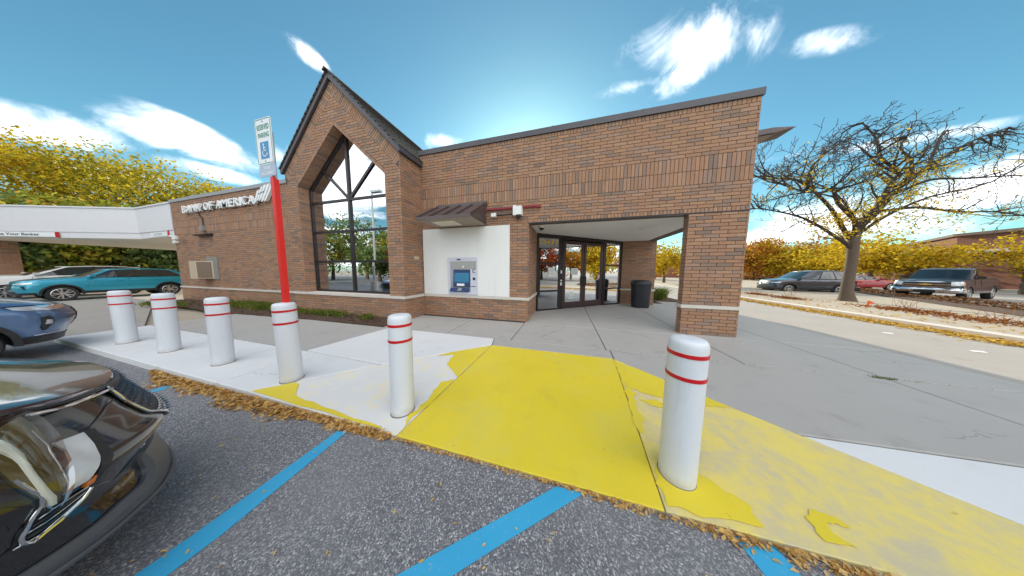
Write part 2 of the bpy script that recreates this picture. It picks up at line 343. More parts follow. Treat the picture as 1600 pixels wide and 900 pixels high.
# ------------------------------------------------------------------ geometry helpers
class MB:
    def __init__(s): s.v, s.f, s.m = [], [], []
    def add(s, vs, fs, mi=0):
        k = len(s.v); s.v += [tuple(p) for p in vs]; s.f += [tuple(i + k for i in f) for f in fs]; s.m += [mi] * len(fs); return s
    def box(s, x0, x1, y0, y1, z0, z1, mi=0):
        return s.add([(x, y, z) for z in (z0, z1) for y in (y0, y1) for x in (x0, x1)], [(0, 2, 3, 1), (4, 5, 7, 6), (0, 1, 5, 4), (2, 6, 7, 3), (0, 4, 6, 2), (1, 3, 7, 5)], mi)
    def obox(s, c, ax, ay, az, mi=0):
        c, ax, ay, az = map(Vector, (c, ax, ay, az))
        return s.add([c + ax * a + ay * b + az * d for d in (-1, 1) for b in (-1, 1) for a in (-1, 1)], [(0, 2, 3, 1), (4, 5, 7, 6), (0, 1, 5, 4), (2, 6, 7, 3), (0, 4, 6, 2), (1, 3, 7, 5)], mi)
    def prism(s, pts, d, mi=0):
        """pts: 3D polygon, d: extrusion vector"""
        d = Vector(d); n = len(pts); a = [Vector(p) for p in pts]
        nrm = Vector((0, 0, 0))
        for i in range(n): nrm += a[i].cross(a[(i + 1) % n])
        if nrm.dot(d) > 0: a.reverse()
        return s.add(a + [p + d for p in a], [tuple(range(n)), tuple(range(2 * n - 1, n - 1, -1))] + [(i, n + i, n + (i + 1) % n, (i + 1) % n) for i in range(n)], mi)
    def tube(s, pts, rad, n=8, cap=True, mi=0):
        pts = [Vector(p) for p in pts]; rad = rad if isinstance(rad, (list, tuple)) else [rad] * len(pts)
        vs, fs = [], []; ref = None
        for i, p in enumerate(pts):
            t = (pts[min(i + 1, len(pts) - 1)] - pts[max(i - 1, 0)]).normalized()
            if ref is None: ref = Vector((1, 0, 0)) if abs(t.x) < .8 else Vector((0, 1, 0))
            a = (ref - t * ref.dot(t)).normalized(); b = t.cross(a); ref = a
            vs += [p + (a * math.cos(2 * math.pi * j / n) + b * math.sin(2 * math.pi * j / n)) * rad[i] for j in range(n)]
        for i in range(len(pts) - 1):
            for j in range(n):
                k = (j + 1) % n; fs.append((i * n + j, i * n + k, (i + 1) * n + k, (i + 1) * n + j))
        if cap: fs += [tuple(range(n - 1, -1, -1)), tuple(range((len(pts) - 1) * n, len(pts) * n))]
        return s.add(vs, fs, mi)
    def lathe(s, prof, c=(0, 0, 0), n=32, axis='z', mi=0):
        """prof: list of (radius, height)"""
        vs, fs = [], []; c = Vector(c)
        for r, h in prof:
            for j in range(n):
                a = 2 * math.pi * j / n; p = (r * math.cos(a), r * math.sin(a), h)
                if axis == 'y': p = (p[0], p[2], p[1])
                vs.append(c + Vector(p))
        for i in range(len(prof) - 1):
            for j in range(n):
                k = (j + 1) % n; q = (i * n + j, i * n + k, (i + 1) * n + k, (i + 1) * n + j); fs.append(q if axis == 'z' else q[::-1])
        return s.add(vs, fs, mi)
    def grid(s, rows, closed=False, mi=0):
        n = len(rows[0]); vs = [p for r in rows for p in r]; fs = []
        for i in range(len(rows) - 1):
            for j in range(n if closed else n - 1):
                k = (j + 1) % n; fs.append((i * n + j, i * n + k, (i + 1) * n + k, (i + 1) * n + j))
        return s.add(vs, fs, mi)
    def mesh(s, name, mats=None, smooth=0):
        me = bpy.data.meshes.new(name); me.from_pydata(s.v, [], s.f)
        for mm in (mats if isinstance(mats, (list, tuple)) else [mats]):
            if mm: me.materials.append(mm)
        if s.m and max(s.m): me.polygons.foreach_set('material_index', s.m)
        if smooth:
            me.polygons.foreach_set('use_smooth', [True] * len(me.polygons))
            if smooth < 180: me.set_sharp_from_angle(angle=R(smooth))
        me.update(); return me


WOFF = {}   # accumulated translation of world-built things


def link(o, parent=None, local=False):
    COL.objects.link(o)
    if parent:
        o.parent = parent
        if not local: o.location = -WOFF.get(parent, Vector()); WOFF[o] = Vector()
    return o


def obj(name, mb, mats, parent=None, local=False, smooth=0, **props):
    me = mb if isinstance(mb, bpy.types.Mesh) else mb.mesh(name, mats, smooth)
    o = bpy.data.objects.new(name, me); link(o, parent, local)
    for k, v in props.items(): o[k] = v
    return o


def tag(o, label, cat, group=None):
    o['label'] = label; o['category'] = cat
    if group: o['group'] = group
    return o


def thing(name, label, cat, loc=(0, 0, 0), group=None, rz=0):
    o = bpy.data.objects.new(name, None); COL.objects.link(o); o.empty_display_size = .2
    o.location = loc; o.rotation_euler = (0, 0, rz); WOFF[o] = Vector(loc); return tag(o, label, cat, group)


def struct(name, mb, mats, **kw): return obj(name, mb, mats, kind='structure', **kw)


def copy_tree(o, parent=None):
    c = o.copy(); COL.objects.link(c); c.parent = parent
    for ch in o.children: copy_tree(ch, c)
    return c


def text_obj(name, body, mats, O, S, T_, height, width=None, extrude=.01, bold=0., parent=None, **props):
    """flat lettering as mesh: lower-left at O, running along S, up along T_"""
    cu = bpy.data.curves.new(name, 'FONT'); cu.body = body; cu.extrude = .5; cu.offset = bold; cu.resolution_u = 3
    tmp = bpy.data.objects.new(name, cu); COL.objects.link(tmp)
    me = bpy.data.meshes.new_from_object(tmp.evaluated_get(bpy.context.evaluated_depsgraph_get()))
    bpy.data.objects.remove(tmp); bpy.data.curves.remove(cu)
    a = np.empty(len(me.vertices) * 3); me.vertices.foreach_get('co', a); a = a.reshape(-1, 3)
    lo, hi = a.min(0), a.max(0); S, T_, O = Vector(S), Vector(T_), Vector(O); N = S.cross(T_)
    sy = height / (hi[1] - lo[1]); sx = width / (hi[0] - lo[0]) if width else sy
    q = np.outer((a[:, 0] - lo[0]) * sx, S) + np.outer((a[:, 1] - lo[1]) * sy, T_) + np.outer((a[:, 2] - lo[2]) / max(hi[2] - lo[2], 1e-6) * extrude, N) + np.array(O)
    me.vertices.foreach_set('co', q.ravel()); me.materials.clear(); me.materials.append(mats); me.update()
    return obj(name, me, None, parent, **props)


# ------------------------------------------------------------------ ground, paving
g = MB().add([(-500, -500, -.16), (500, -500, -.16), (500, 700, -.16), (-500, 700, -.16)], [(0, 1, 2, 3)])
struct('ground', g, M_SAND)
def lot_z(u): return float(np.interp(u, [-3.2, -.1, 2.2, 7.6], [-.1, -.047, -.042, -.03]))
us = [-60, -3.2, -2.2, -1.2, -.1, 2.2, 7.6]; g = MB().grid([[(u, -70, lot_z(u)) for u in us], [(u, -4.2, lot_z(u)) for u in us]])
struct('parking_lot', g, M_ASPH)
g = MB().add([(-40, -4.2, -.096), (-9.05, -4.2, -.096), (-9.05, -3.36, -.096), (-16.4, -1.5, -.096), (-16.4, 30, -.096), (-40, 30, -.096)], [(0, 1, 2, 3, 4, 5)])
struct('drive_through_lane', g, M_ROADC)
struct('road', MB().box(7.612, 11.2, -70, 90, -.15, -.012), M_ROADC)
g = MB().add([(11.2, -70, -.09), (90, -70, -.09), (90, 110, -.09), (11.2, 110, -.09)], [(0, 1, 2, 3)])
struct('far_parking_lot', g, M_ROADC)
isl = [(11.55, -70), (13, -20), (14.2, 1.5), (16.1, 4.9), (22.3, 15.3), (33, 35), (40, 60), (11.55, 60)]
struct('verge', MB().prism([(x, y, -.15) for x, y in isl], (0, 0, .25)), M_SAND)
cb = struct('kerb', MB().box(11.2, 11.545, -70, 60, -.15, .105), M_STONE)
mul = [(14.2, 1.5), (16.1, 4.9), (22.3, 15.3), (33, 35), (35, 35), (25.4, 18.5), (20.2, 9.5), (16.2, 1)]
struct('mulch_strip', MB().prism([(x, y, -.15) for x, y in mul], (0, 0, .29)), M_MULCH)

sw = struct('sidewalk', MB().box(-9.3, 7.6, -1.99, 14, -.15, -.02).box(-9.3, -2.3, -4.2, -1.99, -.15, -.02).box(4.76, 7.6, -4.2, -1.99, -.15, -.02), mat('joint_dirt', (.045, .04, .036), .95))


def slab(pts, m, top=0.0, thick=.12, gap=.008, name='paving_slab', parent=sw, bev=.012):
    """pts (u, v[, z]) anticlockwise; shrunk a little so that joints stay open"""
    P = [Vector((p[0], p[1], p[2] if len(p) > 2 else top)) for p in pts]; n = len(P); Q = []
    def inset(d):
        out = []
        for i in range(n):
            a, b, c = P[i - 1], P[i], P[(i + 1) % n]
            e1 = (b - a).to_2d().normalized(); e2 = (c - b).to_2d().normalized()
            n1 = Vector((-e1.y, e1.x)); n2 = Vector((-e2.y, e2.x)); k = (n1 + n2); k = k / max(k.dot(n1), .25)
            out.append(Vector((b.x + k.x * d, b.y + k.y * d, b.z)))
        return out
    a, b = inset(gap), inset(gap + bev)
    mb = MB(); lo = [Vector((p.x, p.y, p.z - thick)) for p in a]; mid = [Vector((p.x, p.y, p.z - bev * .6)) for p in a]
    mb.add(lo + mid + b, [tuple(range(2 * n, 3 * n))] + [(i, (i + 1) % n, n + (i + 1) % n, n + i) for i in range(n)] + [(n + i, n + (i + 1) % n, 2 * n + (i + 1) % n, 2 * n + i) for i in range(n)] + [tuple(range(n - 1, -1, -1))])
    return obj(name, mb, m, parent)


def rect(u0, u1, v0, v1): return [(u0, v0), (u1, v0), (u1, v1), (u0, v1)]


VC = -4.27
for u0, u1 in ((-9.15, -7.6), (-7.6, -6.05), (-6.05, -4.5), (-4.5, -2.88)): slab(rect(u0, u1, VC, -3.22), M_NEWC)
slab([(-2.88, VC), (-2.23, VC), (-1.27, -3.27), (-2.88, -3.22)], M_NEWC)
slab([(-3.1, -3.215), (-1.25, -3.265), (.13, -2.0), (.04, -1.62), (-2.9, -1.62)], M_NEWC)
for u0, u1 in ((-9.2, -6.2), (-6.2, -3.1)): slab(rect(u0, u1, -3.22, -1.62) if u0 < -7 else [(-6.2, -3.22), (-3.1, -3.22), (-2.9, -1.62), (-6.2, -1.62)], M_CONC)
for u0, u1 in ((-3.1, -1.2), (-1.2, .42), (.42, 2.33), (2.33, 4.42), (4.42, 6.02), (6.02, 7.6)):
    slab(rect(u0, u1, -1.62, -.12), M_CONC)
slab([(.04, -1.62), (.13, -2.0), (2.38, -2.0), (2.4, -1.62)][::1], M_CONC)
slab([(2.38, -2.0), (3.68, -3.27), (5.03, -3.2), (5.98, -3.2), (5.98, -1.62), (2.4, -1.62)], M_CONC)
slab([(5.98, -3.2), (7.6, -3.2), (7.6, -1.62), (5.98, -1.62)], M_CONC)
slab([(4.75, VC), (7.6, VC), (7.6, -3.2), (5.03, -3.2), (3.68, -3.27)], M_NEWC)
for u0, u1 in ((.42, 2.33), (2.33, 4.42), (4.42, 6.02), (6.02, 7.6)):
    for v0, v1 in ((-.12, 2.1), (2.1, 5.1)): slab(rect(u0, u1, v0, v1), M_CONC)
slab(rect(6.02, 7.6, 5.1, 9.5), M_CONC); slab(rect(6.02, 7.6, 9.5, 14), M_CONC)
ramp = struct('curb_ramp', MB().box(.1, 2.3, -4.2, -1.99, -.2, -.075), M_ASPH)
ZB = -.030
slab([(.06, VC, ZB), (2.2, VC, ZB), (2.38, -2.0), (.13, -2.0)], M_YEL, name='ramp_slab', parent=ramp, bev=.006, gap=.004)
slab([(-2.23, VC, 0), (.06, VC, ZB), (.13, -2.0, 0), (-1.26, -3.265, 0)], M_YELL, name='flared_side', parent=ramp, bev=.006, gap=.005)
slab([(2.2, VC, ZB), (4.75, VC, 0), (3.68, -3.27, 0), (2.38, -2.0, 0)], M_YELR, name='flared_side', parent=ramp, bev=.006, gap=.005)


def flare_z(u, v):
    """height of ramp and flares"""
    if .06 <= u <= 2.3: return ZB * (-2.0 - v) / 2.27
    if u < .06:
        A = np.array([[.06, VC, 1], [.13, -2., 1], [-2.23, VC, 1]]); return float(np.dot([u, v, 1], np.linalg.solve(A, [ZB, 0, 0])))
    A = np.array([[2.2, VC, 1], [2.38, -2., 1], [4.75, VC, 1]]); return float(np.dot([u, v, 1], np.linalg.solve(A, [ZB, 0, 0])))


def paint_patch(poly, rnd, amp=.03, sub=5, name='paint_patch', m=None):
    r = random.Random(rnd); pts = []
    for i in range(len(poly)):
        a, b = Vector(poly[i]), Vector(poly[(i + 1) % len(poly)])
        for k in range(sub):
            t = k / sub; p = a.lerp(b, t); j = amp if k else amp * .3
            pts.append((p.x + r.uniform(-j, j), p.y + r.uniform(-j, j)))
    vs = [(x, y, flare_z(x, y) + .005) for x, y in pts]
    me = MB().add(vs, [tuple(range(len(vs)))]); o = obj(name, me, m or M_YEL, ramp)
    import bmesh
    bm = bmesh.new(); bm.from_mesh(o.data); bmesh.ops.triangulate(bm, faces=bm.faces[:]); bm.to_mesh(o.data); bm.free(); return o


# crisp islands of paint that survive on the worn flares
paint_patch([(.125, -2.03), (.10, -3.25), (-.28, -2.95), (-.35, -2.62), (-.62, -2.75), (-.50, -2.58)], 1, .012)
paint_patch([(.06, -4.2), (.085, -3.3), (-.06, -3.4), (-.02, -3.62), (.0, -3.85), (-.02, -4.05)], 2, .03)
paint_patch([(-2.16, -4.25), (-.1, -4.25), (-.2, -4.225), (-1.0, -4.20), (-1.55, -4.15), (-1.8, -4.0), (-1.92, -3.98)], 3, .012)
paint_patch([(2.37, -2.06), (2.85, -2.50), (3.36, -3.0), (3.12, -3.02), (3.0, -3.10), (2.82, -2.95), (2.62, -2.98), (2.42, -2.88), (2.32, -2.75)], 4, .02)
paint_patch([(2.22, -4.24), (2.23, -4.0), (2.30, -3.95), (2.46, -3.92), (2.62, -3.99), (2.74, -4.08), (2.70, -4.22)], 5, .02)
paint_patch([(2.25, -3.7), (2.28, -3.2), (2.33, -2.8), (2.42, -2.95), (2.34, -3.2), (2.36, -3.45)], 6, .025)
paint_patch([(2.42, -3.1), (2.6, -3.05), (2.74, -3.16), (2.58, -3.2)], 8, .015)
paint_patch([(3.0, -4.2), (3.02, -4.08), (3.1, -4.02), (3.2, -4.03), (3.22, -4.08), (3.12, -4.08), (3.08, -4.14), (3.14, -4.19)], 9, .008)

# blue stall lines
for k, q in enumerate(([(-.36, -5.075), (-.452, -4.30), (-.545, -4.335), (-.525, -5.125), (-.62, -9), (-.46, -9)], [(1.26, -4.665), (1.715, -4.285), (1.515, -4.30), (.985, -4.745), (.2, -5.4), (.45, -5.36)],
                       [(-3.58, -4.36), (-3.68, -4.36), (-3.70, -9), (-3.59, -9)], [(2.53, -4.285), (2.72, -4.285), (2.9, -5.2), (2.72, -5.2)])):
    pts = [(x, y, lot_z(x) + .004) for x, y in q]
    if len(pts) == 6: fs = [(0, 1, 2, 3), (0, 3, 4, 5)]
    else: fs = [(0, 1, 2, 3)]
    o = struct('stall_line', MB().add(pts, fs), M_BLUEL)

# ------------------------------------------------------------------ brick building
BANK = thing('bank_building', 'single storey brown brick building with pointed glazed gable and covered entrance', 'building', (-2, 2, 0))
BR = []      # every brick: (wall object, O, S, T, N, polygon in (s,t), is_rect)
CH = .0813


def clip(poly, a, b, c):
    """keep a*s+b*t<=c"""
    out = []
    for i in range(len(poly)):
        p, q = poly[i], poly[(i + 1) % len(poly)]; dp, dq = a * p[0] + b * p[1] - c, a * q[0] + b * q[1] - c
        if dp <= 0: out.append(p)
        if (dp < 0) != (dq < 0) and dp != dq:
            t = dp / (dp - dq); out.append((p[0] + (q[0] - p[0]) * t, p[1] + (q[1] - p[1]) * t))
    return out


def area(p): return abs(sum(p[i][0] * p[(i + 1) % len(p)][1] - p[(i + 1) % len(p)][0] * p[i][1] for i in range(len(p)))) / 2


class Wall:
    def __init__(s, core, O, S, Tv=(0, 0, 1)):
        s.core, s.O, s.S, s.T = core, Vector(O), Vector(S).normalized(), Vector(Tv).normalized(); s.N = s.S.cross(s.T)
    def put(s, poly, clips=(), hole=None):
        r = len(poly) == 4; a0 = area(poly)
        for h in clips:
            poly = clip(poly, *h)
            if len(poly) < 3: return
        pcs = [poly]
        if hole:
            pcs, rest = [], poly
            for h in hole:       # hole inside when all a*s+b*t<=c
                o = clip(rest, -h[0], -h[1], -h[2])
                if len(o) > 2: pcs.append(o)
                rest = clip(rest, *h)
                if len(rest) < 3: break
        for q in pcs:
            if len(q) > 2 and area(q) > .0008:
                BR.append((s.core, s.O, s.S, s.T, s.N, q, r and abs(area(q) - a0) < 1e-6))
    def field(s, s0, s1, t0, t1, clips=(), hole=None, phase=0.):
        n = max(1, round((t1 - t0) / CH)); h = (t1 - t0) / n; j = .0058
        for i in range(n):
            off = (0 if (i % 2) else .1524) + phase; x = s0 - ((s0 - off) % .3048)
            while x < s1:
                a, b = max(x, s0), min(x + .3048, s1)
                if b - a > .03:
                    s.put([(a + (j if a > s0 else 0), t0 + i * h + j), (b - (j if b < s1 else 0), t0 + i * h + j), (b - (j if b < s1 else 0), t0 + (i + 1) * h - j), (a + (j if a > s0 else 0), t0 + (i + 1) * h - j)], clips, hole)
                x += .3048
    def soldier(s, s0, s1, t0, t1, clips=(), hole=None, w=CH):
        n = max(1, round((s1 - s0) / w)); w = (s1 - s0) / n; j = .0058
        for i in range(n):
            a, b = s0 + i * w, s0 + (i + 1) * w
            s.put([(a + j, t0 + j), (b - j, t0 + j), (b - j, t1 - j), (a + j, t1 - j)], clips, hole)


E_ = .012
UE, ZC = 5.377, 5.175
front = obj('wall', MB().box(-3.1, UE - E_, E_, .34, 2.87, ZC).box(-3.1, .49 - E_, E_, .34, -.1, 2.87), M_MORTAR, BANK)
w = Wall(front, (0, 0, 0), (1, 0, 0))
w.field(-.078, .49, .722, 2.87); w.field(-3.1, -.078, 2.845, 2.97); w.field(-3.1, .49, 0, .638)
w.soldier(.49, UE, 2.87, 2.97); w.field(-3.1, UE, 2.97, 3.503); w.field(-.078, .49, 2.87, 2.97)
w.soldier(-3.1, UE, 3.503, 3.81); w.soldier(-3.1, UE, 3.81, 4.118); w.field(-3.1, UE, 4.118, 5.068); w.soldier(-3.1, UE, 5.068, 5.175)
ret = obj('wall', MB().box(.2, .49 - E_, .34, 1.62, -.1, 2.95), M_MORTAR, BANK)
w = Wall(ret, (.49, 0, 0), (0, 1, 0)); w.field(0, 1.62, 0, .638); w.field(0, 1.62, .722, 2.87)
pier = obj('wall', MB().box(4.275 + E_, UE - E_, E_, .21 - E_, -.1, 2.868), M_MORTAR, BANK)
w = Wall(pier, (0, 0, 0), (1, 0, 0)); w.field(4.275, UE, 0, .638); w.field(4.275, UE, .722, 2.87)
w = Wall(pier, (4.275, .21, 0), (0, -1, 0)); w.field(0, .21, 0, .638); w.field(0, .21, .722, 2.86)
w = Wall(pier, (UE, 0, 0), (0, 1, 0)); w.field(0, .21, 0, .638); w.field(0, .21, .722, 2.86)
rear = obj('wall', MB().box(4.03 + E_, UE - E_, 4.5 + E_, 4.9, -.1, 2.95), M_MORTAR, BANK)
w = Wall(rear, (0, 4.5, 0), (1, 0, 0)); w.field(4.03, UE, 0, .638); w.field(4.03, UE, .722, 2.87)
side = obj('wall', MB().box(UE - .34, UE - E_, .34, 14, 2.87, ZC).box(UE - .34, UE - E_, 4.9, 14, -.1, 2.87), M_MORTAR, BANK)
w = Wall(side, (UE, 0, 0), (0, 1, 0)); w.field(4.5, 14, 0, .638); w.field(4.5, 14, .722, 2.87); w.field(0, 14, 2.87, 3.503)
w.soldier(0, 14, 3.503, 3.81); w.soldier(0, 14, 3.81, 4.118); w.field(0, 14, 4.118, 5.068); w.soldier(0, 14, 5.068, 5.175)

# gable bay
GL, GR, GC, VG, ZE, ZA = -8.0, -3.10, -5.55, -.846, 4.98, 7.43
OL, OR, OB, OS, OA = -7.42, -3.655, .722, 4.34, 5.99     # glazed opening
gb = MB(); yb = -.45
def slabp(pts): gb.prism([(x, VG + E_, z) for x, z in pts], (0, yb - VG - E_, 0))
slabp([(GL + E_, -.1), (OL - E_, -.1), (OL - E_, OS + .005), (GC, OA + .02), (GC, ZA), (GL + E_, ZE)]); slabp([(OR + E_, -.1), (GR - E_, -.1), (GR - E_, ZE), (GC, ZA), (GC, OA + .02), (OR + E_, OS + .005)]); slabp([(OL, -.1), (OR, -.1), (OR, .64), (OL, .64)])
gb.box(GR - .3, GR - E_, yb, .4, -.1, ZE); gb.box(GL + E_, GL + .3, yb, .4, -.1, ZE)
gable = obj('wall', gb, M_MORTAR, BANK)
sl = (ZA - ZE) / (GR - GC); k = math.hypot(1, sl); so_ = (OA - OS) / (OR - GC); ko = math.hypot(1, so_)
RB, AB = .42, .10
rake = lambda inset: [(sl / k, 1 / k, (sl * GR + ZE) / k - inset), (-sl / k, 1 / k, (-sl * GL + ZE) / k - inset)]
hole = [(1, 0, OR), (-1, 0, -OL), (so_ / ko, 1 / ko, (so_ * OR + OS) / ko + AB), (-so_ / ko, 1 / ko, (-so_ * OL + OS) / ko + AB)]
w = Wall(gable, (0, VG, 0), (1, 0, 0))
w.field(GL, GR, 0, .638); w.field(GL, GR, .722, 7.4, rake(RB), hole)
# soldier bands along both rakes and round the pointed head of the opening
Lr = math.hypot(GR - GC, ZA - ZE)
for sg, P in ((1, (GL, ZE)), (-1, (GC, ZA))):
    d = Vector((GC - GL, 0, sg * (ZA - ZE))).normalized(); tt = Vector((-d.z, 0, d.x))
    ww = Wall(gable, (P[0], VG, P[1]), d, tt)
    ww.put  # bricks hang below the rake line (negative t)
    n = round(Lr / .0813)
    for i in range(-2, n + 3):
        a, b = i * Lr / n, (i + 1) * Lr / n
        cl = []
        # mitre at apex, vertical cut at the wall edge
        def half(px, pz, nx, nz):   # keep (P-p).n<=0 in wall plane -> local
            return (d.x * nx + d.z * nz, tt.x * nx + tt.z * nz, (px - P[0]) * nx + (pz - P[1]) * nz)
        cl.append(half(GC, ZA, sg, 0)); cl.append(half(GL if sg > 0 else GR, ZE, -sg, 0))
        ww.put([(a + .007, -RB + .007), (b - .007, -RB + .007), (b - .007, -.115), (a + .007, -.115)], cl)
La = math.hypot(OR - GC, OA - OS)
for sg, P in ((1, (OL, OS)), (-1, (GC, OA))):
    d = Vector((GC - OL, 0, sg * (OA - OS))).normalized(); tt = Vector((-d.z, 0, d.x))
    ww = Wall(gable, (P[0], VG, P[1]), d, tt); n = round(La / .0762)
    for i in range(-1, n + 2):
        a, b = i * La / n, (i + 1) * La / n
        cl = [half(GC, OA, sg, 0), half(OL if sg > 0 else OR, OS, -sg, 0)]
        ww.put([(a + .004, .004), (b - .004, .004), (b - .004, AB - .005), (a + .004, AB - .005)], cl)
    # underside of the pointed head
    wu = Wall(gable, (P[0], VG, P[1]), (d.x, 0, d.z), (0, 1, 0)); wu.N = -wu.N if wu.N.z > 0 else wu.N; wu.flip = True
    n = round(La / CH)
    for i in range(n):
        a, b = i * La / n, (i + 1) * La / n; wu.put([(a + .005, .004), (b - .005, .004), (b - .005, .31), (a + .005, .31)])
w = Wall(gable, (GR, VG, 0), (0, 1, 0)); w.field(0, -VG, 0, .638); w.field(0, -VG, .722, ZE)
w = Wall(gable, (OL, VG, 0), (0, 1, 0)); w.field(0, .34, .722, OS)
w = Wall(gable, (GL, -.6, 0), (0, -1, 0)); w.field(0, .246, 0, .638); w.field(0, .246, .722, ZE)
# left wing
WL, VW, ZW = -16.92, -.6, 4.66
wing = obj('wall', MB().box(WL + E_, GL, VW + E_, -.3, -.1, ZW).box(WL + E_, WL + .35, -.3, 9, -.1, ZW), M_MORTAR, BANK)
w = Wall(wing, (0, VW, 0), (1, 0, 0))
w.field(WL, GL, 0, .60); w.field(WL, GL, .676, 3.17); w.soldier(WL, GL, 3.17, 3.475); w.soldier(WL, GL, 3.475, 3.78); w.field(WL, GL, 3.78, 4.56); w.soldier(WL, GL, 4.56, 4.66)
w = Wall(wing, (WL, 9, 0), (0, -1, 0)); w.field(0, 9.6, 0, .60); w.field(0, 9.6, .676, 3.1)

# choose the 300 bricks that show largest as separate objects, join the rest
cands, rest = [], []
for bq in BR:
    core, O, S, T_, N, q, isr = bq
    cs = sum(p[0] for p in q) / len(q); ct = sum(p[1] for p in q) / len(q); P = O + S * cs + T_ * ct; d = CAM - P
    fw = (P - CAM).dot(_f); X = (P - CAM).dot(_r2) / max(fw, .01) * FPX; Y = (P - CAM).dot(_u2) / max(fw, .01) * FPX
    ok = isr and fw > .3 and abs(X) < 800 and abs(Y) < 395 and N.dot(d) > 0
    if ok and N.x > .5 and P.x > 5: ok = False
    if ok and (P.y > .5): ok = False
    # projected area
    sc = area(q) * N.dot(d.normalized()) * FPX ** 2 / fw ** 3 * d.length if ok else 0
    (cands if ok else rest).append((sc, bq))
cands.sort(key=lambda t: -t[0]); rest += cands[300:]; cands = cands[:300]
unit = MB().add([(x, y, z) for z in (-.5, .5) for y in (-.5, .5) for x in (-.5, .5)], [(0, 2, 3, 1), (4, 5, 7, 6), (0, 1, 5, 4), (2, 6, 7, 3), (0, 4, 6, 2), (1, 3, 7, 5)]).mesh('brick', M_BRICK)
rb = random.Random(3)
for sc, (core, O, S, T_, N, q, isr) in cands:
    s0, s1 = min(p[0] for p in q), max(p[0] for p in q); t0, t1 = min(p[1] for p in q), max(p[1] for p in q)
    c = O + S * ((s0 + s1) / 2) + T_ * ((t0 + t1) / 2) + N * (-.014 + rb.uniform(-.0025, .0025))
    o = bpy.data.objects.new('brick', unit); COL.objects.link(o); o.parent = core
    o.matrix_local = Matrix.Translation(c) @ Matrix((( S.x, N.x, T_.x, 0), (S.y, N.y, T_.y, 0), (S.z, N.z, T_.z, 0), (0, 0, 0, 1))) @ Matrix.Rotation(rb.uniform(-.006, .006), 4, 'Y') @ Matrix.Diagonal(((s1 - s0), .03, (t1 - t0), 1))
mb = MB()
for sc, (core, O, S, T_, N, q, isr) in rest:
    d = rb.uniform(-.0025, .0025); n = len(q)
    outer = [O + S * p[0] + T_ * p[1] + N * d for p in q]; inner = [p - N * .025 for p in outer]
    mb.add(outer + inner, [tuple(range(n))] + [(n + i, n + (i + 1) % n, (i + 1) % n, i) for i in range(n)])
o = obj('brickwork', mb, M_BRICKS, BANK, kind='stuff')

# sills
z0, z1 = .64, .72
for bx_ in ((-3.06, .52, -.03, .06, z0, z1), (.43, .52, .062, 1.62, z0, z1), (GL - .03, GR + .03, VG - .03, VG + .04, z0, z1), (GR - .05, GR + .03, VG + .042, -.032, z0, z1), (OL, OR, VG + .042, -.46, .655, .715),
            (4.245, UE + .03, -.03, .03, z0, z1), (4.245, 4.31, .032, .24, z0, z1), (UE - .03, UE + .03, .032, .24, z0, z1), (4.0, UE + .03, 4.47, 4.53, z0, z1), (WL - .03, GL - .002, VW - .03, VW + .04, .602, .674)):
    obj('stone_sill', MB().box(*bx_), M_STONE, BANK)
# coping in lengths
x = -3.1
while x < UE:
    e = min(x + 2.1, UE + .035); e = e if UE + .035 - e > .3 else UE + .035
    obj('coping', MB().box(x + .004, e - .004, -.035, .40, ZC, ZC + .142).box(x - .03, x + .03, -.039, .404, ZC - .003, ZC + .146), M_COPING, BANK); x = e
obj('coping', MB().box(UE - .4, UE + .035, .405, 14, ZC, ZC + .142), M_COPING, BANK)
x = WL - .03
while x < GL - .1:
    e = min(x + 2.25, GL - .003); obj('coping', MB().box(x + .003, e - .003, VW - .035, -.25, ZW, ZW + .135), M_COPINGL, BANK); x = e
obj('flat_roof', MB().box(-3.0, UE - .36, .36, 14, 4.9, 5.0).box(WL + .3, GL, -.25, 9, 4.4, 4.5), M_ROOF, BANK)
# pitched roof over the gable, in shingle courses
OH = .06
for sg in (1, -1):
    rf = MB(); nC = 17
    for i in range(nC):
        a, b = i / nC, (i + 1) / nC
        E0 = Vector((GC + sg * (GR - GC + OH), 0, ZE - OH * sl)); A0 = Vector((GC, 0, ZA)); nn = Vector((sg * sl, 0, 1)).normalized()
        p, q = E0.lerp(A0, a), E0.lerp(A0, min(b + .015, 1)); lift = .055
        pts = [p + nn * .02, p + nn * (.02 + lift), q + nn * (.02 + lift * .55), q + nn * .02]
        rf.prism([(v.x, VG - .10, v.z) for v in pts], (0, 5.2, 0))
    obj('roof', rf, M_ROOF, BANK)
    E0 = Vector((GC + sg * (GR - GC + OH), 0, ZE - OH * sl))
    pts = [E0 + nn * .018, Vector((GC, 0, ZA)) + nn * .018 - Vector((sg * nn.x, 0, 0)) * 0, Vector((GC, 0, ZA - .15)), E0 + Vector((0, 0, -.13))]
    obj('rake_trim', MB().prism([(v.x, VG - .075, v.z) for v in pts], (0, .066, 0)), M_COPING, BANK)
    obj('eave_trim', MB().box(*sorted((GC + sg * (GR - GC + .002), GC + sg * (GR - GC + OH + .03))), VG - .07, .0 if sg > 0 else 2, ZE - .16, ZE + .0), M_COPING, BANK)
obj('ridge_cap', MB().prism([(GC - .09, VG - .16, ZA + .0), (GC, VG - .16, ZA + .10), (GC + .09, VG - .16, ZA + .0), (GC, VG - .16, ZA + .03)], (0, 5.2, 0)), M_ROOF, BANK)
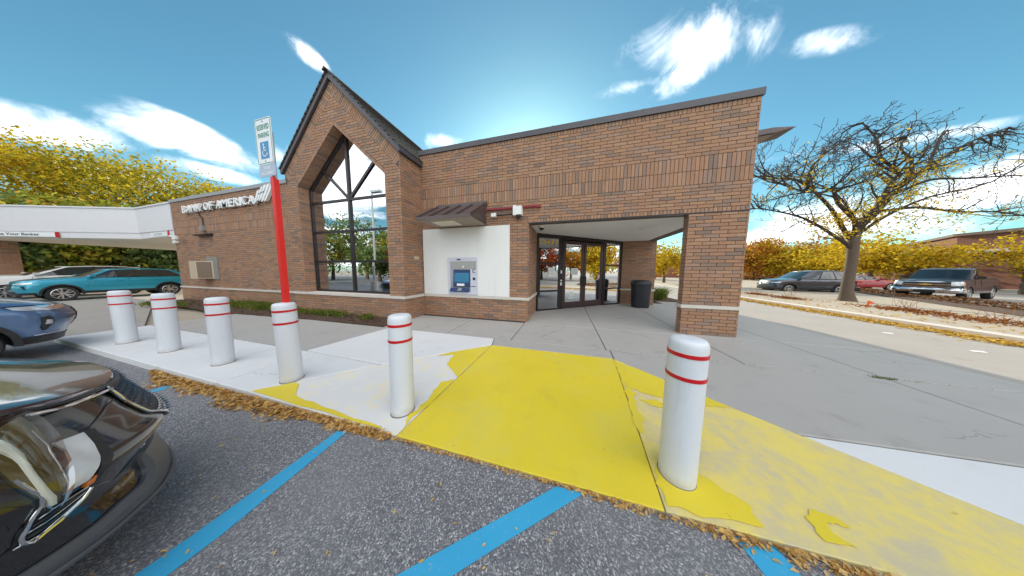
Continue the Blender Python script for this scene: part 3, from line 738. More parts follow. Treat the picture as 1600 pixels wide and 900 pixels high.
# portico ceiling, steel lintel
obj('portico_ceiling', MB().prism([(.3, .05, 2.885), (UE - .02, .05, 2.885), (UE - .02, 4.7, 2.885), (3.9, 4.7, 2.885), (.3, 1.75, 2.885)], (0, 0, .05)), M_SOFFIT, BANK)
obj('lintel', MB().box(.49, UE, -.004, .05, 2.842, 2.868).box(.47, .49, -.004, 1.6, 2.84, 2.872), M_FRAME, BANK)

# gable window
VF = -.5
win = obj('window', MB().prism([(OL, VF - .03, .722), (OL + .07, VF - .03, .722), (OL + .07, VF - .03, OS - .03), (OL, VF - .03, OS)], (0, .09, 0)), M_FRAME, BANK)
obj('frame', MB().prism([(OR - .07, VF - .03, .722), (OR, VF - .03, .722), (OR, VF - .03, OS), (OR - .07, VF - .03, OS - .03)], (0, .09, 0)), M_FRAME, win)
for sg in (1, -1):
    xe = OR if sg > 0 else OL
    obj('frame', MB().prism([(xe, VF - .028, OS), (GC, VF - .028, OA), (GC, VF - .028, OA - .10), (xe - sg * .0, VF - .028, OS - .10)], (0, .086, 0)), M_FRAME, win)
for z in (.722, 1.76, 2.80, 3.83): obj('transom', MB().box(OL + .07, OR - .07, VF - .024, VF + .05, z, z + .075), M_FRAME, win)
obj('mullion', MB().box(GC - .045, GC + .045, VF - .034, VF + .056, .73, OA - .09), M_FRAME, win)
for sg in (1, -1):
    a = Vector((GC, 0, 3.87)); b = Vector((GC + sg * 1.18, 0, OA - so_ * 1.18)); d = (b - a).normalized(); nn = Vector((-d.z, 0, d.x)) * .04
    obj('mullion', MB().prism([(v.x, VF - .026, v.z) for v in (a - nn, b - nn, b + nn, a + nn)], (0, .074, 0)), M_FRAME, win)
PW = random.Random(11)
def pane(pts, y=VF, parent=win, m=M_GLASS, tilt=.0035):
    tx, tz = PW.uniform(-tilt, tilt), PW.uniform(-tilt, tilt); cx = sum(p[0] for p in pts) / len(pts); cz = sum(p[1] for p in pts) / len(pts)
    obj('pane', MB().prism([(x, y + .012 + (x - cx) * tx + (z - cz) * tz, z) for x, z in pts], (0, .006, 0)), m, parent)
zz = [.79, 1.765, 1.83, 2.805, 2.87, 3.835]
for i in (0, 2, 4):
    pane([(OL + .06, zz[i]), (GC - .04, zz[i]), (GC - .04, zz[i + 1]), (OL + .06, zz[i + 1])]); pane([(GC + .04, zz[i]), (OR - .06, zz[i]), (OR - .06, zz[i + 1]), (GC + .04, zz[i + 1])])
for sg in (1, -1):
    X = lambda x: GC + sg * x
    zt = lambda x: OA - .09 - so_ * x
    pane([(X(.06), 3.9), (X(1.80), 3.9), (X(1.80), zt(1.80)), (X(1.2), zt(1.2))][::sg]); pane([(X(.05), 3.97), (X(1.15), zt(1.15)), (X(.05), zt(.05))][::sg])
# banking hall behind the glass
obj('interior', MB().box(GL + .3, GR - .3, 3.2, 3.3, 0, 5).box(GL + .31, GL + .4, -.4, 3.2, 0, 5).box(GR - .4, GR - .31, .42, 3.2, 0, 5).box(GL + .3, GR - .3, -.44, 3.3, .0, .05, 1).box(GL + .3, GR - .3, -.44, 3.3, 4.9, 5.0), [M_INT, M_INTF], BANK)
obj('interior', MB().prism([(.4, 6.5, 0), (5.2, 6.5, 0), (5.2, 6.6, 0), (.4, 6.6, 0)], (0, 0, 3)).box(.3, .4, 1.8, 6.5, 0, 3).box(5.1, 5.2, 4.9, 6.5, 0, 3).prism([(.5, 1.9, 2.95), (3.9, 4.8, 2.95), (5, 6.4, 2.95), (.5, 6.4, 2.95)], (0, 0, .05)).prism([(.5, 1.75, -.02), (4, 4.65, -.02), (5, 6.4, -.02), (.5, 6.4, -.02)], (0, 0, .03), 1), [M_INT, M_INTF], BANK)
cnt = thing('counter', 'pale counter inside behind the lower left window pane', 'counter', (-6.6, .9, 0)); obj('counter_top', MB().box(-7.4, -5.9, .6, 1.2, 1.15, 1.2), M_WHITE, cnt); obj('cabinet', MB().box(-7.35, -5.95, .65, 1.15, .05, 1.15), M_WHITE, cnt)
wr = MB(); pr = [(0.17 + .05 * math.cos(a), .05 * math.sin(a)) for a in np.linspace(0, 2 * math.pi, 9)]
wr.lathe([(r_, h) for r_, h in pr], (-6.45, .55, 1.42), 20, 'y')
tag(obj('wreath', wr, L_OLV), 'small dark wreath standing inside the lower left window pane', 'wreath')

# entrance storefront, set diagonally under the portico
P0 = Vector((.49, 1.66, 0)); Dv = Vector((3.53, 2.92, 0)); DL = Dv.length; Dv.normalize(); Nv = Vector((Dv.y, -Dv.x, 0))
def dbox(s0, s1, z0, z1, n0=-.05, n1=.05, mb=None):
    c = P0 + Dv * ((s0 + s1) / 2) + Nv * ((n0 + n1) / 2) + Vector((0, 0, (z0 + z1) / 2))
    return (mb or MB()).obox(c, Dv * ((s1 - s0) / 2), Nv * ((n1 - n0) / 2), (0, 0, (z1 - z0) / 2))
shop = obj('storefront', dbox(0, DL, 2.74, 2.88), M_FRAME, BANK)
for a, b in ((0, .06), (1.0, 1.095), (1.105, 1.2), (3.36, 3.52), (4.5, 4.58)): obj('mullion', dbox(a, b, 0, 2.74), M_FRAME, shop)
for a, b in ((.06, 1.0), (3.52, 4.5)):
    for z in (.0, .71, 1.75): obj('rail', dbox(a, b, z, z + .07, -.04, .04), M_FRAME, shop)
for a, b in ((.06, 1.0), (3.52, 4.5)):
    for z0, z1 in ((.07, .71), (.78, 1.75), (1.82, 2.74)): obj('pane', dbox(a, b, z0, z1, -.005, .004), M_DGLASS, shop)
for i, (a, b) in enumerate(((1.21, 2.26), (2.28, 3.35))):
    dr = MB()
    for s0, s1 in ((a, a + .11), (b - .11, b)): dbox(s0, s1, .02, 2.70, -.035, .035, dr)
    dbox(a + .11, b - .11, .02, .27, -.034, .034, dr); dbox(a + .11, b - .11, 2.58, 2.70, -.034, .034, dr)
    door = obj('door', dr, M_DFRAME, BANK); obj('pane', dbox(a + .11, b - .11, .27, 2.58, -.006, .004), M_DGLASS, door)
    hx = b - .055 if i == 0 else a + .055
    hb = MB(); q = P0 + Dv * hx
    hb.tube([q + Nv * .035 + Vector((0, 0, .93)), q + Nv * .10 + Vector((0, 0, .93)), q + Nv * .10 + Vector((0, 0, 1.28)), q + Nv * .035 + Vector((0, 0, 1.28))], .018, 8); dbox(hx - .05, hx + .05, .9, 1.31, .035, .045, hb)
    obj('handle', hb, M_BLACK, door)
    obj('push_bar', dbox(a + .11, b - .11, .98, 1.05, -.09, -.05), M_STEEL, door)
nt = [(.52, .82, 1.30, 1.64, 'white paper notice taped to the left entrance sidelight'), (1.62, 1.98, 1.38, 1.63, 'white paper notice taped to the left entrance door')]
for a, b, z0, z1, lb in nt:
    t_ = thing('notice', lb, 'notice', tuple(P0 + Dv * a + Vector((0, 0, z0)))); obj('sheet', dbox(a, b, z0, z1, .006, .009), M_PAPER, t_)
    lm = MB()
    for r_ in range(5): dbox(a + .04, b - .04 - .05 * (r_ % 2), z1 - .07 - r_ * .05, z1 - .055 - r_ * .05, .0095, .0105, lm)
    obj('printed_lines', lm, mat('notice_ink', (.45, .46, .5), .7), t_)
for z in (1.42, 1.12, .95): tag(obj('sticker', dbox(1.06, 1.13, z, z + (.12 if z != 1.12 else .05), .052, .055), M_PAPER), {1.42: 'upper white sticker on the frame left of the entrance doors', 1.12: 'small middle white sticker on the frame left of the entrance doors', .95: 'lower white sticker on the frame left of the entrance doors'}[z], 'sticker')
dc = MB()
q = P0 + Dv * 1.68 + Nv * .008
for zz_, ww_, hh_ in ((.78, .03, .07), (.66, .09, .045), (.58, .17, .04), (.50, .12, .035), (.42, .15, .03)):
    dc.obox(q + Vector((0, 0, zz_)), Dv * ww_, Nv * .001, (0, 0, hh_ * .6))
tag(obj('door_decal', dc, M_PAPER), 'white stacked emblem decal low on the left entrance door', 'decal')
nm = text_obj('house_number', '59437', M_GOLD, tuple(P0 + Dv * .06 + Nv * .009 + Vector((0, 0, 2.5))), Dv, (0, 0, 1), .19, .88, .003, .02); tag(nm, 'gold street number on the glass over the left sidelight', 'number')

# ------------------------------------------------------------------ cash machine and its wall
pn = thing('cash_machine', 'white wall panel with a recessed cash machine and blue screen', 'cash machine', (-1.6, 0, .72))
AU0, AU1, AZ0, AZ1 = -2.13, -1.10, .762, 1.915
pb = MB(); y0, y1 = -.03, .0
pb.box(-3.07, AU0, y0, y1, .724, 2.84).box(AU1, -.075, y0, y1, .724, 2.84).box(AU0, AU1, y0, y1, AZ1, 2.84).box(AU0, AU1, y0, y1, .724, AZ0)
obj('wall_panel', pb, M_WHITE, pn)
M_ATM = mat('lavender_plastic', (.60, .60, .69), .4, var=.03); M_ATMD = mat('recess_grey', (.42, .42, .40), .5)
ab = MB(); a, b, c_, d = AU0 + .09, AU1 - .12, AZ0 + .07, AZ1 - .12
ab.box(AU0, a, -.075, -.001, AZ0, AZ1).box(b + .09, AU1, -.075, -.001, AZ0, AZ1).box(a, b + .09, -.0745, -.001, d, AZ1).box(a, b + .09, -.0745, -.001, AZ0, c_)
surr = obj('surround', ab, M_ATM, pn)
ar = MB().box(a, b + .09, -.004, .006, c_, d)     # back of recess stands in the thickness of the wall panel
ar.prism([(a, -.07, d), (a, -.004, d - .28), (a, -.004, d)], (b - a + .09, 0, 0))
obj('recess', ar, M_ATMD, pn)
obj('side_console', MB().box(b - .115, b + .088, -.06, -.0045, c_, d - .24), M_ATM, pn)
def tilt(u0, u1, z0, z1, yb, yt, th=.02): return MB().prism([(u0, yb, z0), (u1, yb, z0), (u1 + 0, yt, z1), (u0, yt, z1)], (0, th, 0))
M_NAVY = mat('navy_plastic', (.02, .05, .15), .35)
M_SCR = mat('lit_screen', (.02, .10, .20), .2, emit=((.04, .26, .42), .12))
obj('screen_housing', tilt(a + .10, b - .13, c_ + .16, d - .26, -.075, -.035), M_NAVY, pn)
scr = obj('screen', tilt(a + .14, b - .16, c_ + .30, d - .36, -.074, -.046, .005), M_SCR, pn)
obj('keypad_shelf', MB().prism([(a + .0, -.13, c_ + .03), (a + .0, -.06, c_ + .12), (a + .0, -.06, c_ + .005), (a, -.13, c_ + .005)], (b - a - .17, 0, 0)), M_NAVY, pn)
kp = MB()
for i in range(4):
    for j in range(3): kp.obox((a + .30 + j * .045, -.118 + i * .016, c_ + .049 + i * .0206), (.018, 0, 0), (0, .006, .0078), (0, -.003, .0025))
obj('keypad', kp, M_STEEL, pn)
obj('receipt_slot', tilt(a + .24, b - .32, c_ + .19, c_ + .265, -.082, -.078, .01), M_PAPER, pn)
obj('card_reader', MB().box(b - .03, b + .05, -.064, -.0605, d - .58, d - .50).box(b - .035, b - .015, -.066, -.0605, d - .36, d - .24).box(b + .0, b + .05, -.066, -.0605, d - .26, d - .24).box(b + .0, b + .05, -.066, -.0605, d - .36, d - .34), M_BLACK, pn)
obj('cash_slot', MB().box(b - .09, b + .07, -.0645, -.0605, c_ + .17, c_ + .19), M_BLACK, pn)
obj('camera_window', MB().box(-1.79, -1.66, -.079, -.0755, AZ1 - .085, AZ1 - .045), M_BLACK, pn)
obj('recess_lamp', MB().lathe([(0.001, -.012), (.03, -.01), (.035, 0)], (-1.6, -.030, d - .17), 12, 'y'), M_PAPER, pn)

# awning over the cash machine
aw = thing('awning', 'brown standing seam metal awning over the cash machine', 'awning', (-1.65, 0, 2.9))
A0, A1 = -2.46, -.81
obj('awning_top', MB().prism([(A0, -.06, 3.48), (A1, -.06, 3.48), (A1, -1.0, 2.93), (A0, -1.0, 2.93)], (0, -.012, -.02)), M_AWN, aw)
for xs_ in (A1 - .015, A0): obj('awning_side', MB().prism([(xs_, -.005, 3.45), (xs_, -.005, 2.885), (xs_, -1.0, 2.885), (xs_, -1.0, 2.925), (xs_, -.06, 3.455)], (.015, 0, 0)), M_AWN, aw)
obj('flashing', MB().box(A0 - .03, A1 + .03, -.075, -.002, 3.44, 3.56), M_AWN, aw)
obj('fascia', MB().box(A0, A1, -1.035, -1.013, 2.865, 2.945), M_AWN, aw)
obj('underside', MB().box(A0 + .016, A1 - .016, -1.01, -.005, 2.87, 2.885), M_AWNU, aw)
for i in range(5):
    x = A0 + .02 + i * (A1 - A0 - .04) / 4; obj('seam', MB().prism([(x - .012, -.085, 3.475), (x + .012, -.085, 3.475), (x + .012, -1.012, 2.935), (x - .012, -1.012, 2.935)], (0, -.015, .035)), M_AWN, aw)
obj('lamp_panel', MB().box(-2.15, -1.45, -.82, -.32, 2.845, 2.868), M_LENSD, aw)

# red conduit, camera arm, small fixtures
tag(obj('conduit', MB().tube([(-.77, -.05, 3.30), (.76, -.05, 3.30)], .027, 8).box(.70, .82, -.07, -.005, 3.265, 3.335), mat('maroon_paint', (.28, .02, .035), .5)), 'dark red conduit running along the brick right of the awning', 'conduit')
cm = thing('security_camera', 'white security camera with bracket arm on brick above the cash machine corner', 'camera', (-.1, 0, 3.12))
obj('wall_box', MB().box(-.62, -.47, -.12, -.003, 3.08, 3.18), M_WHITE, cm); obj('arm', MB().tube([(-.47, -.06, 3.13), (-.1, -.09, 3.115), (.12, -.10, 3.13)], .022, 8), M_BLACK, cm)
obj('housing', MB().box(.09, .31, -.2, -.003, 3.07, 3.30).box(.07, .15, -.22, -.2, 3.05, 3.32), M_WHITE, cm); obj('lens', MB().lathe([(.07, 0), (.07, -.05), (.04, -.09), (.001, -.1)], (.2, -.12, 3.07), 16), M_BLACK, cm)
dm = thing('dome_camera', 'white dome camera under the entrance ceiling', 'camera', (.75, .6, 2.88))
obj('base', MB().lathe([(.001, 0), (.10, 0), (.10, -.05), (.075, -.06)], (.78, .55, 2.882), 20), M_WHITE, dm, smooth=40); obj('dome', MB().lathe([(.075, -.055), (.065, -.10), (.035, -.125), (.001, -.13)], (.78, .55, 2.882), 20), M_BLACK, dm, smooth=60)
tag(obj('ceiling_light', MB().lathe([(.001, -.05), (.2, -.05), (.27, -.03), (.28, 0)], (4.0, 1.5, 2.884), 28), M_SOFFIT, smooth=60), 'flat round light on the entrance ceiling', 'ceiling light')
tag(obj('wall_plate', MB().box(GR - .001, GR + .012, -.42, -.2, 1.86, 1.95), mat('tan_plate', (.55, .42, .28), .6)), 'small tan plate on the side of the brick bay beside the white panel', 'plate')

sl_ = thing('area_light', 'brown shoebox light on an arm at the right corner of the building', 'light', (UE, .6, 4.6))
obj('arm', MB().box(UE, UE + .2, .57, .63, 4.62, 4.69), M_AWN, sl_)
obj('head', MB().prism([(UE + .12, .42, 4.60), (UE + .60, .42, 4.625), (UE + .93, .42, 4.69), (UE + .55, .42, 4.735), (UE + .12, .42, 4.71)], (0, .42, 0)), M_AWN, sl_); obj('lens', MB().prism([(UE + .17, .47, 4.597), (UE + .58, .47, 4.618), (UE + .58, .79, 4.618), (UE + .17, .79, 4.597)], (0, 0, -.012)), M_AWNU, sl_)

# wall lettering
ls = thing('wall_sign', 'white raised lettering with striped flag emblem high on the left brick wing', 'sign', (-13, -.6, 4.05))
M_LET = mat('sign_letter_white', (.86, .86, .86), .35)
words = 'BANK OF AMERICA'
adv = {'B': 1, 'A': 1.08, 'N': 1.1, 'K': 1., 'O': 1.15, 'F': .88, 'M': 1.3, 'E': .9, 'R': 1., 'I': .46, 'C': 1.02, ' ': .42}
tot = sum(adv[c] for c in words); kx = 5.40 / tot; x = -15.55
for c in words:
    if c != ' ':
        text_obj('letter', c, M_LET, (x, -.63, 4.055), (1, 0, 0), (0, 0, 1), .325, adv[c] * kx * .80, .085, .006, ls)
    x += adv[c] * kx
obj('raceway', MB().box(-14.6, -9.9, -.66, -.602, 4.10, 4.20), M_COPING, ls)
fl = []   # flag: curved diagonal stripes in two rows
def fpt(a, b):   # a along width, b along height with the flag wave
    return Vector((-10.12 + .95 * a, 0, 4.07 + .30 * b + .17 * math.sin(a * 1.9) + .06 * a))
def stripe(a0, a1, b0, b1, skew=.28):
    rows = [[], []]
    for i in range(7):
        t = i / 6; b = b0 + (b1 - b0) * t
        for r_, a in ((0, a0), (1, a1)):
            p = fpt(min(1.1, a + skew * (b - .5) + .03 * math.sin(t * 3)), b); rows[r_].append(p)
    m_ = MB(); m_.grid([[(p.x, -.72, p.z) for p in rows[0]], [(p.x, -.72, p.z) for p in rows[1]]]); m_.grid([[(p.x, -.63, p.z) for p in rows[0]], [(p.x, -.72, p.z) for p in rows[0]]]); m_.grid([[(p.x, -.72, p.z) for p in rows[1]], [(p.x, -.63, p.z) for p in rows[1]]])
    obj('flag_stripe', m_, M_LET, ls)
for a0, a1, b0, b1 in ((.0, .15, .0, 1.15), (.22, .36, .0, .55), (.22, .36, .66, 1.25), (.43, .57, -.15, .5), (.43, .57, .62, 1.3), (.65, .80, -.45, 1.3), (.88, 1.0, -.6, 1.2)): stripe(a0, a1, b0, b1)
# fixtures on the wing wall
jb = thing('junction_box', 'small grey junction box with black cable below the wall lettering', 'junction box', (-14.2, -.6, 3.25))
obj('box', MB().box(-14.32, -14.08, -.70, -.602, 3.22, 3.44), M_GREYM, jb); obj('cable', MB().tube([(-14.45, -.64, 4.05), (-14.4, -.63, 3.9), (-14.22, -.63, 3.75), (-14.2, -.63, 3.44)], .018, 6), M_BLACK, jb)
tag(obj('wall_light', MB().prism([(-14.75, -.603, 3.08), (-14.75, -.80, 3.05), (-14.75, -.80, 3.02), (-14.75, -.603, 2.98)], (1.15, 0, 0)), M_FRAME), 'flat black wall light on the left brick wing', 'wall light')
nb = thing('night_deposit_box', 'beige metal deposit box projecting from the left brick wing', 'deposit box', (-14.3, -.6, 1.05))
obj('back_plate', MB().box(-14.3, -13.45, -.64, -.602, 1.05, 2.05), M_GREYM, nb); obj('housing', MB().prism([(-14.75, -.95, 1.08), (-14.2, -.95, 1.08), (-13.78, -.641, 1.08), (-14.7, -.641, 1.08)], (0, 0, .78)), M_TAN, nb); obj('door', MB().prism([(-14.16, -.935, 1.12), (-13.82, -.685, 1.12), (-13.81, -.695, 1.12), (-14.15, -.945, 1.12)], (0, 0, .70)), mat('brown_door', (.22, .16, .12), .45, metal=.3), nb)
sc_ = thing('security_camera', 'white camera on a curved arm at the corner of the wing and canopy', 'camera', (-16.8, -.7, 3.0))
obj('arm', MB().tube([(-16.75, -.62, 2.80), (-16.75, -.75, 2.98), (-16.5, -.85, 3.05), (-16.0, -.85, 2.97)], .03, 8), M_WHITE, sc_); obj('housing', MB().lathe([(.001, 0), (.09, 0), (.10, .16), (.001, .18)], (-15.95, -.85, 2.87), 14).box(-16.95, -16.6, -.68, -.602, 2.75, 2.86), M_WHITE, sc_)

# ------------------------------------------------------------------ drive-through canopy
cp = thing('drive_through_canopy', 'white flat drive-through canopy joined to the left end of the brick wing', 'canopy', (-23, 2, 3))
CP = [(WL - .02, -.62), (-20.5, -.62), (-29.6, -3.72), (-30.6, 6.5), (WL - .02, 6.5)]
def off(d, z): return [(x, y + d * (1 if y < 3 else -1), z) for x, y in CP]
obj('fascia', MB().prism([(x, y, 3.40) for x, y in CP], (0, 0, 1.24)), M_CANOPY, cp)
obj('lower_band', MB().prism(off(.03, 3.10), (0, 0, .297)), M_CANOPY, cp); obj('soffit', MB().prism(off(.10, 3.07), (0, 0, .029)), M_CSOFF, cp)
obj('coping', MB().prism(off(-.04, 4.643), (0, 0, .07)), M_CANOPY, cp)
cb_ = MB().box(-31.4, -29.9, -3.3, -2.0, -.1, 3.068)
cc = obj('column', cb_, M_MORTAR, cp)
mb = MB(); rr = random.Random(5)
for (O, S, ln) in (((-29.895, -3.3, 0), (0, 1, 0), 1.3), ((-31.4, -3.305, 0), (1, 0, 0), 1.5)):
    O, S = Vector(O), Vector(S); N = S.cross(Vector((0, 0, 1)))
    for i in range(31):
        x = -(.15 if i % 2 else 0)
        while x < ln:
            a, b = max(x, 0), min(x + .3048, ln)
            if b - a > .03 and i != 8:
                z = -.1 + i * .1016; c = O + S * ((a + b) / 2) + Vector((0, 0, z + .05)) - N * .01; mb.obox(c, S * ((b - a) / 2 - .005), N * .015, (0, 0, .0455))
            x += .3048
obj('brickwork', mb, M_BRICKS, cc, kind='stuff'); obj('sill_band', MB().box(-31.43, -29.87, -3.33, -1.97, .715, .80), M_STONE, cc)
d_ = Vector((-9.1, -3.1, 0)).normalized(); o_ = Vector((-20.5, -.62, 0)); nrm = Vector((d_.y, -d_.x, 0)); nrm = nrm if nrm.y < 0 else -nrm
for nm_, s_, lbl, tx in (('canopy_notice', 4.2, 'clearance notice with red edge on the left canopy fascia', 'See Your Banker'), ):
    t_ = thing('canopy_notice', lbl, 'notice', tuple(o_ + d_ * 5 + Vector((0, 0, 3.15))))
    a = o_ + d_ * 5.9 + nrm * .0; 
    obj('plate', MB().prism([tuple(o_ + d_ * 3.9 + nrm * .01 + Vector((0, 0, 3.13))), tuple(o_ + d_ * 7.6 + nrm * .01 + Vector((0, 0, 3.13))), tuple(o_ + d_ * 7.6 + nrm * .01 + Vector((0, 0, 3.37))), tuple(o_ + d_ * 3.9 + nrm * .01 + Vector((0, 0, 3.37)))], nrm * .02), M_SIGN, t_)
    obj('red_edge', MB().prism([tuple(o_ + d_ * x + nrm * .012 + Vector((0, 0, z))) for x, z in ((3.75, 3.11), (3.89, 3.11), (3.89, 3.39), (3.75, 3.39))], nrm * .022), M_REDB, t_)
    text_obj('lettering', tx, mat('sign_ink', (.05, .06, .12), .5), tuple(o_ + d_ * 6.6 + nrm * .032 + Vector((0, 0, 3.19))), -d_, (0, 0, 1), .13, 2.0, .004, .01, t_)
t_ = thing('canopy_notice', 'faint clearance notice with red edge on the canopy fascia beside the brick wing', 'notice', (-18, -.62, 3.2))
obj('plate', MB().box(-19.3, -17.55, -.61, -.595, 3.14, 3.36), M_SIGN, t_); obj('red_edge', MB().box(-17.53, -17.40, -.616, -.595, 3.11, 3.38), M_REDB, t_)
text_obj('lettering', 'ATM', mat('sign_ink_pale', (.35, .36, .42), .5), (-18.9, -.613, 3.2), (1, 0, 0), (0, 0, 1), .11, .8, .003, 0, t_)

# ------------------------------------------------------------------ bollards and the parking sign
BL = [((2.387, -3.984), 'white bollard with two red bands at the right edge of the solid yellow ramp'), ((-.134, -3.988), 'white bollard with two red bands at the left edge of the solid yellow ramp'),
      ((-2.05, -3.934), 'white bollard carrying the red post of the reserved parking sign'), ((-3.725, -3.92), 'white bollard with red bands next left of the one with the sign post'),
      ((-5.44, -3.915), 'white bollard with red bands second from the left end of the row'), ((-7.05, -3.945), 'leftmost white bollard with red bands on the white curb strip')]
rbp = .112
covm = MB().lathe([(rbp, -.12), (rbp, 1.0), (rbp * .995, 1.018), (rbp * .965, 1.038), (rbp * .90, 1.053), (rbp * .80, 1.061), (rbp * .45, 1.066), (.001, 1.067)], n=40).mesh('post_cover', M_BOLL, 50)
bnd = MB().lathe([(rbp + .0005, -.014), (rbp + .003, -.013), (rbp + .003, .013), (rbp + .0005, .014)], n=40).mesh('reflective_band', M_REDB, 50)
rg = MB().lathe([(rbp + .007, .0), (rbp + .006, .004), (rbp + .001, .007)], n=28).mesh('base_sealant', mat('sealant', (.16, .14, .12), .9), 50)
for i, ((x, y), lb) in enumerate(BL):
    z = flare_z(x, y) if i < 2 else 0
    t_ = thing('bollard', lb, 'bollard', (x, y, z), 'white bollards with red bands along the curb')
    h = random.Random(i).uniform(-.006, .006)
    for nm_, me, dz in (('post_cover', covm, 0), ('reflective_band', bnd, .962), ('reflective_band', bnd, .80), ('base_sealant', rg, 0)):
        o = obj(nm_, me, None, t_, local=True); o.location = (0, 0, dz)
    t_.rotation_euler = (random.Random(i).uniform(-.012, .012), random.Random(i + 9).uniform(-.012, .012), 0)
sg = thing('parking_sign', 'reserved parking sign with blue wheelchair panel on a red post', 'sign', (-2.047, -3.937, 1.05))
px_ = -2.047; py_ = -3.937
obj('post', MB().box(px_ - .03, px_ + .03, py_ - .012, py_ + .016, 1.06, 2.66).box(px_ - .03, px_ - .02, py_ + .016, py_ + .04, 1.06, 2.64).box(px_ + .02, px_ + .03, py_ + .016, py_ + .04, 1.06, 2.64), M_RED, sg)
obj('upper_post', MB().box(px_ - .028, px_ + .028, py_ + .004, py_ + .03, 2.64, 3.2), M_STEEL, sg)
def rrect(cx, cz, w_, h_, r_, y, n=5):
    out = []
    for (sx, sz, a0) in ((1, 1, 0), (-1, 1, 90), (-1, -1, 180), (1, -1, 270)):
        for k_ in range(n): a = R(a0 + 90 * k_ / (n - 1)); out.append((cx + sx * (w_ / 2 - r_) + r_ * math.cos(a), y, cz + sz * (h_ / 2 - r_) + r_ * math.sin(a)))
    return out
sx_, sz_ = -2.118, 3.085
pl = obj('sign_plate', MB().prism(rrect(sx_, sz_, .312, .54, .03, py_ - .016), (0, .004, 0)), M_SIGN, sg)
bd = MB(); o1, o2 = rrect(sx_, sz_, .295, .523, .025, py_ - .0168), rrect(sx_, sz_, .279, .507, .018, py_ - .0168); n = len(o1)
bd.add(o1 + o2, [(i, (i + 1) % n, n + (i + 1) % n, n + i) for i in range(n)]); obj('border', bd, M_GREEN, pl)
text_obj('lettering', 'RESERVED', M_GREEN, (sx_ - .115, py_ - .0165, sz_ + .135), (1, 0, 0), (0, 0, 1), .062, .23, .001, .012, pl); text_obj('lettering', 'PARKING', M_GREEN, (sx_ - .105, py_ - .0165, sz_ + .045), (1, 0, 0), (0, 0, 1), .058, .21, .001, .012, pl)
bp = obj('blue_panel', MB().box(sx_ - .08, sx_ + .08, py_ - .0172, py_ - .0162, sz_ - .205, sz_ - .005), M_BLUE, sg)
sy = MB(); bx, bz, yy = sx_ - .005, sz_ - .105, py_ - .0178
def ring(cx, cz, r0, r1, a0, a1, n=18): sy.grid([[(cx + r_ * math.cos(R(a0 + (a1 - a0) * i / n)), yy, cz + r_ * math.sin(R(a0 + (a1 - a0) * i / n))) for i in range(n + 1)] for r_ in (r0, r1)])
ring(bx, bz - .03, .034, .045, -220, 40); ring(bx - .012, bz + .068, .0, .013, 0, 360)
sy.prism([(bx - .018, yy, bz + .05), (bx - .004, yy, bz + .05), (bx + .0, yy, bz - .005), (bx - .014, yy, bz - .005)], (0, .0004, 0)).prism([(bx - .01, yy, bz + .005), (bx + .03, yy, bz + .005), (bx + .03, yy, bz - .008), (bx - .01, yy, bz - .008)], (0, .0004, 0)).prism([(bx + .02, yy, bz - .002), (bx + .033, yy, bz - .002), (bx + .058, yy, bz - .052), (bx + .045, yy, bz - .056)], (0, .0004, 0)).prism([(bx - .008, yy, bz + .035), (bx + .024, yy, bz + .035), (bx + .024, yy, bz + .025), (bx - .008, yy, bz + .025)], (0, .0004, 0))
obj('wheelchair_symbol', sy, M_SIGN, bp)
lp = obj('lower_plate', MB().prism(rrect(sx_ + .015, 2.737, .312, .142, .02, py_ - .017), (0, .004, 0)), mat('faded_blue_plate', (.42, .50, .62), .4, var=.1, scale=9), sg)
text_obj('lettering', 'VAN', M_SIGN, (sx_ - .045, py_ - .0175, 2.747), (1, 0, 0), (0, 0, 1), .042, .11, .001, .012, lp); text_obj('lettering', 'ACCESSIBLE', M_SIGN, (sx_ - .105, py_ - .0175, 2.687), (1, 0, 0), (0, 0, 1), .038, .24, .001, .012, lp)
obj('bolt', MB().lathe([(.001, -.006), (.01, -.005), (.012, 0)], (sx_, py_ - .016, sz_ + .235), 8, 'y').lathe([(.001, -.006), (.01, -.005), (.012, 0)], (sx_, py_ - .016, sz_ - .23), 8, 'y'), M_STEEL, sg)

# litter bin in the portico
bn = thing('litter_bin', 'black ribbed litter bin beside the rear brick pier of the entrance', 'bin', (4.62, 3.75, 0))
rbm = MB(); n = 36
def binring(s_, z, rib): return [(4.62 + s_ * .34 * math.copysign(abs(math.cos(a)) ** .55, math.cos(a)) * (1 + rib * (i % 2)), 3.78 + s_ * .30 * math.copysign(abs(math.sin(a)) ** .55, math.sin(a)) * (1 + rib * (i % 2)), z) for i, a in enumerate(np.linspace(0, 2 * math.pi, n, endpoint=False))]
rbm.grid([binring(.86, 0.01, 0), binring(.9, .05, -.03), binring(1.0, .93, -.03)], True); obj('body', rbm, M_BINM, bn, smooth=25)
obj('lid', MB().grid([binring(1.04, .94, 0), binring(1.06, 1.0, 0), binring(.98, 1.10, 0), binring(.8, 1.14, 0), binring(.01, 1.16, 0)], True), M_BINM, bn, smooth=40)
# ------------------------------------------------------------------ cars
def lerp(x, xs, ys): return float(np.interp(x, xs, ys))


def se(sphi, n): return 1 - (1 - min(abs(sphi), 1) ** n) ** (1 / n)


